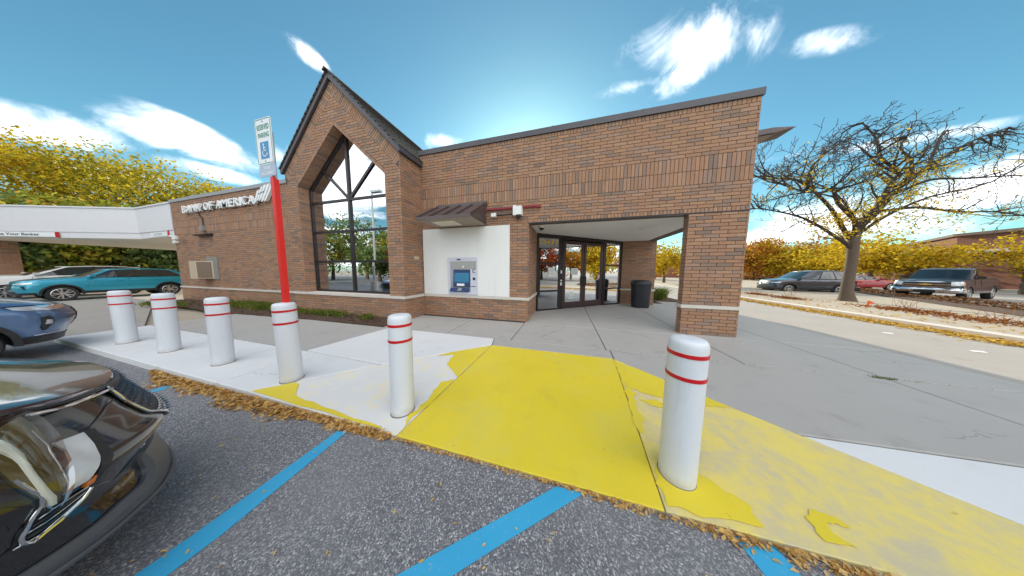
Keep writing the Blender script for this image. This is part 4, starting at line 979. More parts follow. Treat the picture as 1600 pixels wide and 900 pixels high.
class Car:
    """body lofted from plan outlines; nose at x=0, length along -x, y to the left, z up"""
    def __init__(s, **k):
        s.__dict__.update(dict(zg=0., fz=[0, 2], fx=[0, 0], a=.5, n=2.3, ra=.35, rn=3., rz_=[0, 2], rx=[0, 0], wz=[.2, .45, .75, 1.1], wf=[.95, 1, .985, .93], crown=.05, R=.34, tw=.23,
                          zb=.22, cladding=None, detail=2, glass=M_CARG, spokes=5, arch_trim=None, roof_mat=None, lv=None, crease=None)); s.__dict__.update(k)
    def W(s, z): return s.w * lerp(z, s.wz, s.wf)
    def zt(s, x): return lerp(-x, [-v for v in s.tx], s.tz)
    def front(s, sn, z): return lerp(z, s.fz, s.fx) - s.a * se(sn, s.n) + (lerp(z, *s.crease) * max(0, 1 - (abs(sn) / .80) ** 4) if s.crease else 0)
    def fpt(s, phi, z, off=0.):
        """point on the nose: phi in degrees (right side negative y), offset outwards"""
        def P(p, q): sn = math.sin(R(p)); return Vector((s.front(sn, q), -s.W(q) * sn, q))
        p = P(phi, z); du = P(phi + .5, z) - P(phi - .5, z); dz = P(phi, z + .005) - P(phi, z - .005); nn = dz.cross(du).normalized()
        if nn.x < 0 and abs(nn.x) > .02: nn = -nn
        elif abs(nn.x) <= .02 and nn.y * math.sin(R(phi)) > 0: nn = -nn
        return p + nn * off
    def build(s, name, label, cat, loc, rz, group=None):
        r = s.root = thing(name, label, cat, loc, group, rz); s.sub(r); return r
    def outline(s, t, shrink=1.0):
        nf, nr_, ns = 30, 14, 26; out = []
        def zat(x): return s.zb + (s.zt(x) - s.zb) * t
        zn = s.zb + (s.zt(0) - s.zb) * t; sh = 1 - .05 * max(0, (t - .8) / .2) ** 2
        xf = lerp(zn, s.fz, s.fx); 
        for i in range(nf):
            ph = -math.pi / 2 + math.pi * i / (nf - 1); x = xf - s.a * se(math.sin(ph), s.n); z = zat(x)
            x = s.front(math.sin(ph), z); out.append((x, s.W(z) * sh * math.sin(ph), z))
        zr = s.zb + (s.zt(-s.L) - s.zb) * t; xr = -s.L - lerp(zr, s.rz_, s.rx)
        x0, x1 = out[-1][0], xr + s.ra
        for i in range(1, ns): x = x0 + (x1 - x0) * i / ns; z = zat(x); out.append((x, s.W(z) * sh, z))
        for i in range(nr_):
            ph = math.pi / 2 - math.pi * i / (nr_ - 1); x = xr + s.ra * se(math.sin(ph), s.rn); z = zat(x); out.append((x, s.W(z) * sh * math.sin(ph), z))
        for i in range(ns - 1, 0, -1): x = x0 + (x1 - x0) * i / ns; z = zat(x); out.append((x, -s.W(z) * sh, z))
        return out
    def sub(s, r):
        lv = s.lv or [0, .08, .2, .35, .5, .62, .74, .84, .92, .97, 1.0]; loops = [s.outline(t) for t in lv]; top = loops[-1]
        for k in (.975, .93, .82, .62, .38, .15, .02):
            kx = 1 - (1 - k) * 2 * s.w / s.L * .9; xm = -s.L / 2
            loops.append([(xm + (x - xm) * kx, y * k, s.zt(xm + (x - xm) * kx) + s.crown * (1 - k * k)) for x, y, z in top])
        mb = MB(); mb.grid(loops, True); n = len(top); mb.add([], []); mb.f.append(tuple(range(n - 1, -1, -1))); mb.m.append(0)
        k0 = (len(loops) - 1) * n; mb.f.append(tuple(range(k0, k0 + n))); mb.m.append(0)
        me = mb.mesh('body', s.paint, 42)
        o = bpy.data.objects.new('body', me); COL.objects.link(o)
        cut = MB()
        for x in s.wx:
            for sg in (1, -1): cut.lathe([(.001, -.01), (s.R * 1.13, -.01), (s.R * 1.13, .36), (.001, .36)], (x, sg * s.w - (.18 if sg > 0 else -.18) - .18, s.zg + s.R), 28, 'y')
        cme = cut.mesh('cut', M_BLACK); co = bpy.data.objects.new('cut', cme); COL.objects.link(co)
        md = o.modifiers.new('b', 'BOOLEAN'); md.object = co; md.operation = 'DIFFERENCE'; md.solver = 'EXACT'; md.material_mode = 'TRANSFER'
        me2 = bpy.data.meshes.new_from_object(o.evaluated_get(bpy.context.evaluated_depsgraph_get())); bpy.data.objects.remove(o); bpy.data.objects.remove(co)
        me2.name = 'body'; me2.polygons.foreach_set('use_smooth', [True] * len(me2.polygons)); me2.set_sharp_from_angle(angle=R(40)); s.body = obj('body', me2, None, r, local=True)
        # greenhouse
        zr = s.zr - .07
        def base(x): return s.zt(x) + s.crown * .35 - .02
        def loop(f, lo):    # f 0 base, 1 top
            xa = s.gx[0] + (s.gx[2] - s.gx[0]) * f; xb = s.gx[1] + (s.gx[3] - s.gx[1]) * f; wd = s.gw[0] + (s.gw[1] - s.gw[0]) * f
            return xa, xb, wd
        def pt(f, side, u):
            xa, xb, wd = loop(f, 0); bow = .16 * (1 - .3 * f)
            if side == 'f': y = wd * u; x = xa - bow * (u * u)
            elif side == 'r': y = wd * u; x = xb + .10 * u * u
            else: x = xa - bow + (xb + .10 - xa + bow) * u; y = wd * (1 + .03 * math.sin(math.pi * u)) * (1 if side == 'l' else -1)
            z0 = base(x if f == 0 else x + (s.gx[0] - xa) * .0); z0 = base(min(x, -.1)); arch = .05 * math.sin(math.pi * (u if side in 'lR' else .02))
            return Vector((x, y, z0 + (zr + arch - z0) * f))
        def quadpatch(name, side, u0, u1, m, f0=0., f1=1., n=8, par=None):
            q = MB(); rows = [[pt(f0 + (f1 - f0) * j / 3, side, u0 + (u1 - u0) * i / n) for i in range(n + 1)] for j in range(4)]
            if side in 'Rf' and False: rows = rows[::-1]
            q.grid(rows); return obj(name, q, m, par or r, local=True, smooth=60)
        quadpatch('windshield', 'f', -.93, .93, s.glass, .02, .97)
        quadpatch('rear_window', 'r', -.9, .9, s.glass, .1, .95)
        for u0, u1 in ((-1, -.93), (.93, 1)): quadpatch('pillar', 'f', u0, u1, s.paint, n=1)
        for u0, u1 in ((-1, -.9), (.9, 1)): quadpatch('pillar', 'r', u0, u1, s.paint, n=1)
        for side in 'lR':
            last = 0
            for u0, u1 in s.windows:
                quadpatch('pillar', side, last, u0, M_BLACK if last > .02 and u0 < .8 else s.paint, n=2); quadpatch('side_window', side, u0, u1, s.glass, .04, .94); last = u1
            quadpatch('pillar', side, last, 1, s.paint, n=4)
        rows = []
        def ring(k, dz):
            o_ = [pt(1, 'f', -1 + 2 * i / 10) for i in range(11)] + [pt(1, 'l', i / 14) for i in range(1, 14)] + [pt(1, 'r', 1 - 2 * i / 10) for i in range(11)] + [pt(1, 'R', 1 - i / 14) for i in range(1, 14)]
            xm = (s.gx[2] + s.gx[3]) / 2
            return [(xm + (p.x - xm) * (1 - (1 - k) * .55), p.y * k, p.z + dz) for p in o_]
        rf = MB(); rf.grid([ring(1, -.012), ring(1.0, 0), ring(.96, .03), ring(.85, .045), ring(.6, .058), ring(.3, .065), ring(.02, .066)], True); obj('roof', rf, s.roof_mat or s.paint, r, local=True, smooth=50)
        # wheels
        ty = s.R; rr_ = s.R * .70
        tm = MB().lathe([(rr_, -s.tw / 2 + .01), (ty * .94, -s.tw / 2), (ty, -s.tw / 2 + .03), (ty, s.tw / 2 - .03), (ty * .94, s.tw / 2), (rr_, s.tw / 2 - .01), (rr_ * .97, s.tw / 2 - .03), (.001, s.tw / 2 - .09)], n=32, axis='y').mesh('wheel', M_RUBBER, 40)
        rm = MB(); rm.lathe([(rr_, s.tw / 2 - .012), (rr_ * .93, s.tw / 2 - .004), (rr_ * .91, s.tw / 2 - .03)], n=32, axis='y')
        for i in range(s.spokes):
            for dd in (-.13, .13):
                a0, a1 = 2 * math.pi * i / s.spokes + dd * 1.1, 2 * math.pi * i / s.spokes + dd * 1.9; p0 = Vector((math.cos(a0) * .05, s.tw / 2 - .03, math.sin(a0) * .05)); p1 = Vector((math.cos(a1) * rr_ * .94, s.tw / 2 - .018, math.sin(a1) * rr_ * .94))
                d = (p1 - p0); rm.obox((p0 + p1) / 2, d / 2, Vector((0, .012, 0)), Vector((-d.z, 0, d.x)).normalized() * .021)
        rm.lathe([(.065, s.tw / 2 - .03), (.06, s.tw / 2 - .008), (.001, s.tw / 2 - .004)], n=14, axis='y'); rm = rm.mesh('rim', M_ALLOY)
        for x in s.wx:
            for sg in (1, -1):
                wo = obj('wheel', tm, None, r, local=True); wo.location = (x, sg * (s.w - s.tw / 2 - .02), s.zg + s.R); wo.rotation_euler = (0, 0, 0 if sg > 0 else math.pi)
                obj('rim', rm, None, wo, local=True)
                if s.arch_trim:
                    at = MB(); nA = 22; rows = [[], [], []]
                    for i in range(nA + 1):
                        t = math.pi * (-.04 + 1.08 * i / nA)
                        for q_, rad, oy in ((0, 1.12, .0), (1, 1.13, .012), (2, 1.30, .010)): rows[q_].append((x + s.R * rad * math.cos(t), sg * (s.W(.5) + oy), s.zg + s.R + s.R * rad * math.sin(t)))
                    at.grid(rows if sg < 0 else rows[::-1]); obj('arch_trim', at, s.arch_trim, r, local=True)
        if s.cladding:
            cl = MB(); L0 = [s.outline(t) for t in (0.0, .10, s.cladding)]
            rows = [[(x + (.008 if x > -s.a else 0), y * 1.011, z) for x, y, z in lp_] for lp_ in L0]
            # skip the stretch over the wheel openings
            n = len(rows[0]); keep = []
            for i in range(n):
                k = (i + 1) % n; xm = (rows[0][i][0] + rows[0][k][0]) / 2; side = abs(rows[0][i][1]) > s.w * .9
                keep.append(not (side and any(abs(xm - wx_) < s.R * 1.2 for wx_ in s.wx)))
            st_ = next(i for i in range(n) if keep[i] and not keep[i - 1]); run = None
            for q in range(n + 1):
                i = (st_ + q) % n
                if q < n and keep[i]:
                    run = (run or [i]) + [(i + 1) % n]
                elif run:
                    obj('cladding', MB().grid([[rows[j][i2] for i2 in run] for j in range(3)]), M_BLACK, r, local=True, smooth=40); run = None
    def patch(s, name, A, B, m, off=.004, n=10, par=None, bulge=0., smooth=60, mirror=True, nv=6):
        """panel on the nose between two polylines of (phi, z); mirrored to the other side"""
        for mir in ((1, -1) if mirror else (1,)):
            def res(Lst):
                d = [0]
                for p, q in zip(Lst, Lst[1:]): d.append(d[-1] + math.hypot((p[0] - q[0]) * .015, p[1] - q[1]))
                return [(lerp(d[-1] * i / n, d, [p[0] for p in Lst]), lerp(d[-1] * i / n, d, [p[1] for p in Lst])) for i in range(n + 1)]
            a, b = res(A), res(B); rows = []
            for j in range(nv + 1):
                t = j / nv; rows.append([s.fpt(mir * (p[0] + (q[0] - p[0]) * t), p[1] + (q[1] - p[1]) * t, off + bulge * math.sin(math.pi * t) * math.sin(math.pi * (.1 + .8 * i / n))) for i, (p, q) in enumerate(zip(a, b))])
            edge = [[s.fpt(mir * p[0], p[1], -.004) for p in a]] + rows + [[s.fpt(mir * p[0], p[1], -.004) for p in b]]
            o = obj(name, MB().grid(edge), m, par or s.root, local=True, smooth=smooth)
    def line(s, name, pts, m, rad=.006, off=.006, mirror=True, n=16):
        for mir in ((1, -1) if mirror else (1,)):
            d = [0]
            for p, q in zip(pts, pts[1:]): d.append(d[-1] + math.hypot((p[0] - q[0]) * .015, p[1] - q[1]))
            P = [(lerp(d[-1] * i / n, d, [p[0] for p in pts]), lerp(d[-1] * i / n, d, [p[1] for p in pts])) for i in range(n + 1)]
            obj(name, MB().tube([s.fpt(mir * p, q, off) for p, q in P], rad, 6), m, s.root, local=True, smooth=60)
    def side_box(s, name, x0, x1, z0, z1, m, th=.012, sides=(1, -1)):
        for sg in sides:
            y = sg * s.W((z0 + z1) / 2); obj(name, MB().box(x0, x1, *sorted((y - sg * .02, y + sg * th)), z0, z1), m, s.root, local=True)
    def side_strip(s, name, pts, rad, m, off=.002, sides=(1, -1)):
        for sg in sides: obj(name, MB().tube([(x, sg * (s.W(z) * (1 - .05 * 0) + off), z) for x, z in pts], rad, 5), m, s.root, local=True)
    def mirror(s, x, z, m):
        for sg in (1, -1):
            y = sg * (s.gw[0] + .05); mo = MB(); mo.obox((x, y + sg * .10, z), (.06, .02, 0), (-.01, .11, 0), (0, 0, .07)); mo.obox((x + .01, y + sg * .0, z - .05), (.02, 0, 0), (0, .06, 0), (0, 0, .02)); obj('wing_mirror', mo, m, s.root, local=True, smooth=30)


def sp(s_, w=.97): return math.degrees(math.asin(min(.9999, s_ / w)))


P_BLACK = mat('black_car_paint', (.008, .008, .011), .18, metal=.0, coat=1., spec=.6); P_BLUE = paint('steel_blue_paint', (.085, .16, .30), .45, .3); P_TEAL = paint('teal_paint', (.02, .32, .46), .3, .28)
P_WHITE = paint('white_car_paint', (.75, .74, .71), .0); P_SILV = paint('silver_paint', (.55, .56, .57), .6); P_DARK = paint('charcoal_paint', (.05, .055, .075), .5); P_RED = paint('red_car_paint', (.35, .012, .015), .2); P_PICK = mat('dark_pickup_paint', (.02, .021, .026), .35, coat=.7)
M_GREYP = mat('satin_grey_plastic', (.085, .087, .095), .42, var=.08)

# black car, nose beside the camera
bk = Car(L=4.85, lv=list(np.linspace(0, .9, 31)) + [.93, .96, .985, 1.0], w=.97, zb=.25, zg=-.1, R=.36, paint=P_BLACK, a=.6, n=2.2, fz=[.1, .2, .34, .44, .52, .565, .60, .63, .75, .9, 1.1], fx=[0, 0, -.03, -.05, -.02, .0, .0, -.012, -.07, -.12, -.27], crease=([.50, .565, .60, .645], [0, .022, .022, 0]), wz=[.2, .45, .75, 1.1], wf=[.97, 1, 1, .985],
         tx=[0, -.1, -.2, -.3, -.43, -1.15, -3.9, -4.85], tz=[.85, .868, .88, .905, .945, 1.06, 1.06, .98], crown=.07, gx=(-1.2, -4.7, -2.0, -4.2), gw=(.86, .68), zr=1.70, wx=(-.98, -3.85), windows=((.05, .36), (.40, .68), (.72, .92)))
bk.build('parked_car', 'glossy black car in the nearest stall, only its nose and tall headlight in view', 'car', (-1.38, -5.03, 0), R(90), 'cars parked along the curb')
bk.mirror(-1.55, 1.12, P_BLACK)
q = sp
M_LENSY = mat('lamp_chamber', (.13, .10, .03), .15, metal=.3, coat=1.); M_DRL = mat('light_guide', (.80, .77, .62), .2, coat=1.); M_GLOSSB = mat('gloss_black', (.010, .010, .012), .12, coat=1.)
bk.patch('lamp_housing', [(q(.845), .935), (q(.848), .87), (q(.805), .757), (q(.825), .69), (q(.875), .56), (q(.905), .525)], [(89, .93), (89, .87), (88, .77), (84.5, .69), (80.5, .60), (77, .525)], M_GLOSSB, .003, 14)
bk.patch('reflector', [(q(.860), .768), (q(.862), .72), (q(.888), .64), (q(.916), .56)], [(q(.806), .752), (q(.824), .69), (q(.852), .62), (q(.882), .56)], M_LAMPW, .009, 10)
bk.patch('lamp_chamber', [(q(.850), .91), (q(.853), .86), (q(.868), .76), (q(.892), .68), (q(.912), .60), (q(.918), .55)], [(q(.915), .89), (q(.914), .83), (q(.922), .75), (q(.931), .68), (q(.937), .61), (q(.929), .552)], M_LENSY, .012, 12, bulge=.012)
bk.patch('light_guide', [(q(.899), .86), (q(.899), .815), (q(.901), .769), (q(.917), .686), (q(.929), .608), (q(.924), .55)], [(q(.911), .86), (q(.909), .81), (q(.909), .762), (q(.923), .683), (q(.934), .606), (q(.929), .552)], M_DRL, .026, 12, bulge=.004)
bk.line('light_guide_edge', [(q(.872), .85), (q(.878), .77), (q(.899), .68), (q(.915), .61), (q(.920), .56)], M_CHROME, .0022, .028)
bk.patch('lens', [(q(.846), .938), (q(.848), .87), (q(.858), .776), (q(.886), .682), (q(.912), .596), (q(.919), .538)], [(88.9, .93), (88.5, .87), (86, .77), (80.5, .69), (77.5, .61), (73, .54)], M_LENS, .034, 14, bulge=.02)
bk.line('bezel', [(q(.926), .70), (q(.932), .63), (q(.935), .54), (q(.934), .47), (q(.924), .425), (q(.895), .452), (q(.873), .484), (q(.866), .515)], M_CHROME, .0075, .010, n=30)
bk.patch('lower_vent', [(q(.922), .53), (q(.938), .50), (q(.934), .44)], [(q(.872), .53), (q(.874), .50), (q(.905), .445)], M_BLACK, .004, 6)
for i in range(5): bk.line('vent_fin', [(q(.936 - .002 * i), .445 + i * .017), (q(.915), .440 + i * .021), (q(.876), .490 + i * .010)], M_GLOSSB if i % 2 else M_CHROME, .0028, .010)
bk.patch('air_curtain', [(q(.800), .757), (q(.822), .69), (q(.856), .60), (q(.872), .53)], [(q(.776), .742), (q(.800), .685), (q(.828), .60), (q(.858), .515)], M_BLACK, .005, 8)
bk.patch('marker_lamp', [(q(.886), .56), (q(.882), .535)], [(q(.872), .563), (q(.868), .535)], M_AMBER, .012, 3)
bk.patch('lower_bumper', [(0, .45), (24, .45), (q(.50), .49), (q(.657), .507), (q(.769), .452), (q(.864), .508), (80, .42)], [(0, .30), (24, .30), (q(.50), .31), (q(.645), .32), (q(.795), .33), (q(.858), .32), (80, .30)], M_GLOSSB, .003, 26)
bk.patch('chin_spoiler', [(0, .20), (30, .20), (q(.66), .215), (q(.80), .235), (q(.875), .24), (80, .25)], [(0, .46), (24, .46), (q(.50), .475), (q(.60), .485), (q(.64), .47), (q(.655), .36), (q(.70), .325), (q(.80), .335), (q(.86), .325), (80, .33)], M_GREYP, .016, 40, bulge=.022, nv=3, smooth=25)
bk.line('spoiler_edge', [(0, .21), (30, .21), (q(.66), .222), (q(.80), .242), (q(.875), .246), (80, .255)], M_GREYP, .014, .022, n=30)
bk.line('hood_gap', [(0, .845), (20, .85), (q(.575), .872), (q(.712), .893), (q(.788), .905), (q(.845), .932), (q(.88), .945)], M_BLACK, .008, .0, n=30)
bk.line('chrome_strip', [(q(.56), .852), (q(.70), .873), (q(.79), .884), (q(.838), .905)], M_CHROME, .007, .005, n=20)
bk.patch('grille', [(0, .84), (20, .845), (q(.575), .865)], [(0, .56), (20, .56), (q(.43), .57), (q(.545), .66)], M_BLACK, .004, 20)
st = MB()
for j in range(8):
    for i in range(-11, 12):
        ph = i * 3.1 + (1.55 if j % 2 else 0); z = .590 + j * .034
        if abs(ph) > 33.5 + (2.5 if j > 3 else -3): continue
        c = bk.fpt(ph, z, .005); t_ = bk.fpt(ph, z, .022); a = (bk.fpt(ph + 1, z, .005) - c)* 1.0; a = a.normalized() * .014; b = Vector((0, 0, .009))
        st.add([c + a, c + b, c - a, c - b, t_], [(0, 1, 4), (1, 2, 4), (2, 3, 4), (3, 0, 4)])
obj('grille_studs', st, mat('dark_chrome', (.16, .165, .18), .22, metal=1), bk.root, local=True, kind='stuff')
bk.line('grille_trim', [(0, .55), (20, .55), (q(.43), .56), (q(.553), .655), (q(.583), .87)], M_CHROME, .008, .008, n=30)
bk.line('crease', [(q(.857), .766), (q(.79), .752), (q(.66), .80), (q(.60), .80)], M_BLACK, .002, .001)

# blue car two stalls along
bl = Car(L=4.6, w=.93, zb=.20, zg=-.1, R=.35, paint=P_BLUE, a=.5, n=2.3, fz=[.1, .25, .4, .55, .65, .75, .85, 1.0], fx=[-.15, -.13, -.08, -.01, 0, -.03, -.12, -.35], tx=[0, -.15, -.3, -.5, -1.1, -3.8, -4.6], tz=[.80, .83, .87, .90, 1.0, 1.02, .95],
         crown=.09, gx=(-1.15, -4.45, -1.95, -4.0), gw=(.83, .64), zr=1.66, wx=(-.97, -3.68), windows=((.05, .38), (.42, .70), (.74, .93)), cladding=.18, arch_trim=M_BLACK)
bl.build('parked_car', 'steel blue car parked at the curb end beyond the black car, front corner showing', 'car', (-8.15, -4.19, 0), R(90), 'cars parked along the curb')
q = lambda v: sp(v, .93)
bl.mirror(-1.5, 1.08, P_BLUE)
bl.patch('headlight', [(q(.929), .85), (q(.922), .85), (q(.86), .845), (q(.70), .838), (q(.56), .83)], [(q(.929), .80), (q(.922), .78), (q(.87), .762), (q(.75), .768), (q(.60), .80)], M_LAMPW, .006, 16, bulge=.01)
bl.patch('headlight_lens', [(q(.929), .855), (q(.86), .85), (q(.70), .842), (q(.55), .834)], [(q(.929), .79), (q(.87), .755), (q(.75), .762), (q(.59), .797)], M_LENS, .014, 16, bulge=.01)
bl.patch('headlight_trim', [(88, .868), (q(.86), .862), (q(.70), .852), (q(.52), .842)], [(88, .853), (q(.86), .85), (q(.70), .84), (q(.52), .832)], M_BLACK, .012, 16)
bl.patch('fog_lamp_pod', [(q(.912), .646), (q(.909), .56), (q(.899), .47), (q(.881), .421)], [(q(.885), .668), (q(.866), .62), (q(.856), .54), (q(.865), .43)], M_BLACK, .012, 8, bulge=.012)
bl.patch('fog_lamp', [(q(.90), .60), (q(.90), .53)], [(q(.878), .60), (q(.874), .53)], M_STEEL, .028, 3, bulge=.01)
bl.line('crease', [(q(.925), .70), (q(.85), .71), (q(.7), .68), (q(.5), .66)], P_BLUE, .010, .002); bl.line('chrome_strip', [(q(.90), .345), (q(.84), .35), (q(.72), .37)], M_CHROME, .006, .006)
bl.patch('grille', [(0, .76), (20, .76), (q(.46), .755)], [(0, .42), (20, .42), (q(.40), .44)], M_BLACK, .005, 14)

# cars in the drive-through lanes
def suv(paint_, **k):
    d = dict(L=4.55, w=.92, zb=.24, zg=-.1, R=.36, paint=paint_, a=.38, n=2.4, fz=[.1, .3, .5, .65, .8, .95], fx=[-.08, -.03, 0, 0, -.04, -.14], tx=[0, -.2, -.5, -1.15, -3.9, -4.55], tz=[.84, .90, .94, 1.02, 1.06, 1.02], crown=.07,
             gx=(-1.2, -4.5, -2.0, -3.95), gw=(.84, .66), zr=1.58, wx=(-.9, -3.6), windows=((.05, .34), (.38, .64), (.67, .90)), cladding=.16, arch_trim=M_BLACK); d.update(k); return Car(**d)
def trims(c, front=True, lamps=True):
    q_ = lambda v: sp(v, c.w); z = c.tz[0] - .06
    c.mirror(c.gx[0] - .35, c.zt(-1.2) + .10, c.paint)
    c.patch('headlight', [(q_(.50 * c.w / .92), z), (q_(.80 * c.w / .92), z + .03), (84, z + .05)], [(q_(.52 * c.w / .92), z - .04), (q_(.82 * c.w / .92), z - .06), (84, z - .01)], M_LAMPW, .006, 8)
    c.patch('grille', [(0, z - .02), (q_(.46), z - .03)], [(0, z - .30), (q_(.40), z - .28)], M_BLACK, .005, 8, mirror=True)
    c.patch('lower_grille', [(0, .42), (q_(.55), .42)], [(0, .30), (q_(.55), .30)], M_BLACK, .010, 8)
    c.line('door_seam' if 0 else 'chrome_strip', [(0, z - .16), (q_(.44), z - .15)], M_CHROME, .012, .012)
    for x in (c.wx[0] - .55, c.wx[0] - 1.55): c.side_strip('door_seam', [(x, .34), (x, .6), (x - .02, c.zt(x) - .05)], .005, M_BLACK)
    for x in (c.wx[0] - 1.42, c.wx[0] - 2.40): c.side_box('door_handle', x, x + .18, c.zt(x) - .16, c.zt(x) - .13, c.paint, .03)
    for sg in (1, -1): obj('tail_light', MB().box(-c.L - .02, -c.L + .22, *sorted((sg * (c.w * .62), sg * (c.w * .985))), c.zt(-c.L) - .20, c.zt(-c.L) - .04), M_REDL, c.root, local=True)
    obj('tailgate_trim', MB().box(-c.L - .03, -c.L + .02, -.5, .5, c.zt(-c.L) - .30, c.zt(-c.L) - .24), M_CHROME, c.root, local=True)
    obj('rear_bumper', MB().box(-c.L - .05, -c.L + .25, -c.w * .9, c.w * .9, .30, .55), M_BLACK, c.root, local=True, smooth=0)
G_DT = 'cars waiting in the drive-through'
te = suv(P_TEAL, zr=1.50, gx=(-1.2, -4.5, -1.85, -3.95)); te.build('parked_car', 'teal sport utility car under the drive-through canopy, side on', 'car', (-23.12, -3.15, 0), R(-90), G_DT); trims(te)
te.side_strip('body_crease', [(-1.4, .62), (-2.4, .68), (-3.4, .78)], .012, P_TEAL, 0); te.patch('air_curtain', [(sp(.86, .92), .66), (sp(.88, .92), .52)], [(sp(.80, .92), .66), (sp(.85, .92), .50)], M_BLACK, .008, 4)
wh = suv(P_WHITE, L=4.9, zr=1.64, w=.95, wx=(-.95, -3.9), gx=(-1.25, -4.85, -2.15, -4.4), tx=[0, -.2, -.5, -1.15, -3.9, -4.9], tz=[.92, .99, 1.03, 1.1, 1.12, 1.08], cladding=.12, arch_trim=None); wh.build('parked_car', 'white sport utility car in the lane behind the teal one', 'car', (-26.3, -3.9, 0), R(-90), G_DT); trims(wh)
# cars on the lot to the right
def at(X, Y, z=-.09): return (CAM.x + X * math.cos(TH) - Y * math.sin(TH), CAM.y + X * math.sin(TH) + Y * math.cos(TH), z)
def heading(dx, dy): return math.atan2(dx * math.sin(TH) + dy * math.cos(TH), dx * math.cos(TH) - dy * math.sin(TH))
G_R = 'cars parked on the lot to the right'
dk = suv(P_DARK, zg=0., zb=.3, zr=1.74, tz=[.92, .99, 1.03, 1.1, 1.12, 1.08]); dk.build('parked_car', 'charcoal sport utility car parked behind the bare tree trunk, tail lights towards the trunk', 'car', at(20.5, 15.95), heading(-4., 1.25), G_R); trims(dk)
rd = Car(L=4.7, w=.91, zb=.28, zg=0, R=.33, paint=P_RED, a=.4, n=2.4, fz=[.1, .5, .8], fx=[-.06, 0, -.1], tx=[0, -.5, -1.2, -3.7, -4.7], tz=[.75, .85, .95, .98, .92], crown=.06, gx=(-1.25, -4.1, -2.1, -3.4), gw=(.82, .6), zr=1.43, wx=(-.92, -3.7), windows=((.05, .40), (.44, .80)))
rd.build('parked_car', 'red sedan parked between the tree trunk and the pickup', 'car', at(36.0, 18.5), heading(.95, -.3), G_R); trims(rd)
si = suv(P_SILV, zg=0, zb=.3); si.build('parked_car', 'small distant silver car seen just right of the brick pier', 'car', at(47.2, 41), heading(-1, .1), G_R); trims(si)
# pickup truck
pk = Car(L=5.7, w=1.0, zb=.42, zg=0., R=.40, tw=.27, paint=P_PICK, a=.22, n=3.2, fz=[.2, .5, .75, 1.0, 1.2], fx=[-.05, 0, -.02, -.03, -.10], tx=[0, -.15, -.5, -1.3, -3.35, -3.4, -5.7], tz=[1.12, 1.17, 1.2, 1.26, 1.26, 1.24, 1.24], ra=.1, rn=5, crown=.05,
         gx=(-1.45, -3.45, -2.1, -3.2), gw=(.90, .74), zr=1.90, wx=(-1.0, -4.55), windows=((.06, .46), (.50, .92)), glass=M_CARG)
pk.build('pickup_truck', 'dark pickup truck with chrome grille facing the road in front of the brown building', 'pickup truck', at(25.7, 12.15), heading(-.965, -.235))
pk.mirror(-1.75, 1.38, M_BLACK); qq = lambda v: sp(v, 1.0)
pk.patch('grille', [(0, 1.10), (qq(.66), 1.10)], [(0, .78), (qq(.66), .78)], M_BLACK, .006, 8); pk.patch('chrome_bar', [(0, 1.12), (qq(.68), 1.12)], [(0, 1.06), (qq(.68), 1.06)], M_CHROME, .03, 8); pk.patch('chrome_bar', [(0, .97), (qq(.68), .97)], [(0, .89), (qq(.68), .89)], M_CHROME, .035, 8); pk.patch('chrome_bar', [(0, .82), (qq(.68), .82)], [(0, .77), (qq(.68), .77)], M_CHROME, .03, 8)
pk.patch('headlight', [(qq(.69), 1.11), (85, 1.11)], [(qq(.69), .86), (85, .9)], M_LAMPW, .015, 6); pk.patch('turn_lamp', [(80, 1.10), (86, 1.10)], [(80, .9), (86, .9)], M_AMBER, .02, 3); pk.patch('bumper', [(0, .72), (qq(.9), .72), (85, .72)], [(0, .46), (qq(.9), .48), (85, .5)], M_CHROME, .05, 10, bulge=.03); pk.patch('bumper_intake', [(0, .60), (qq(.3), .60)], [(0, .46), (qq(.3), .46)], M_BLACK, .095, 4)
em = MB(); c = pk.fpt(0, .93, .05); em.prism([c + Vector((0, y, z)) for y, z in ((-.16, -.035), (-.05, -.035), (-.05, -.055), (.05, -.055), (.05, -.035), (.18, -.035), (.14, .035), (.05, .035), (.05, .055), (-.05, .055), (-.05, .035), (-.18, .035))], (.012, 0, 0)); obj('emblem', em, M_GOLD, pk.root, local=True)
obj('bed_opening', MB().box(-5.62, -3.5, -.84, .84, 1.20, 1.315), M_BLACK, pk.root, local=True)
for x in (-1.7, -2.6): pk.side_strip('door_seam', [(x, .5), (x, 1.22)], .006, M_BLACK)
# ------------------------------------------------------------------ far buildings
ob = thing('brown_building', 'low brown brick building with a pale band beyond the parked pickup', 'building', at(46, 20.7))
def bw(name, pts, z0, z1, m): return obj(name, MB().prism([(at(x, y)[0], at(x, y)[1], z0) for x, y in pts], (0, 0, z1 - z0)), m, ob)
bw('wall', [(42.5, 8), (70, 5), (78, 39), (70, 39), (46.2, 20.7)], -.1, 5.35, M_WALLB); bw('coping', [(42.3, 8), (70, 4.8), (78.3, 39.2), (69.9, 39.2), (46, 20.8)], 5.351, 5.62, mat('brown_coping', (.16, .10, .08), .7))
bw('pale_band', [(42.2, 8), (44, 8), (47.4, 20.6), (70.2, 38.8), (69.8, 39.3), (45.8, 20.9)], 3.55, 3.85, M_STONE)
bw('base_kerb', [(40.9, 8), (44, 8), (47.4, 20.6), (46, 21.5), (44.8, 21)], -.1, .12, M_STONE)
b2 = thing('brown_building', 'long low brown building far behind the orange trees at right', 'building', at(60, 48)); ob = b2
bw('wall', [(38, 52), (68, 44), (72, 56), (42, 64)], -.1, 4.6, M_WALLB); bw('pale_band', [(37.8, 51.9), (68.2, 43.8), (72, 56), (42, 64)], 4.601, 4.95, M_STONE)

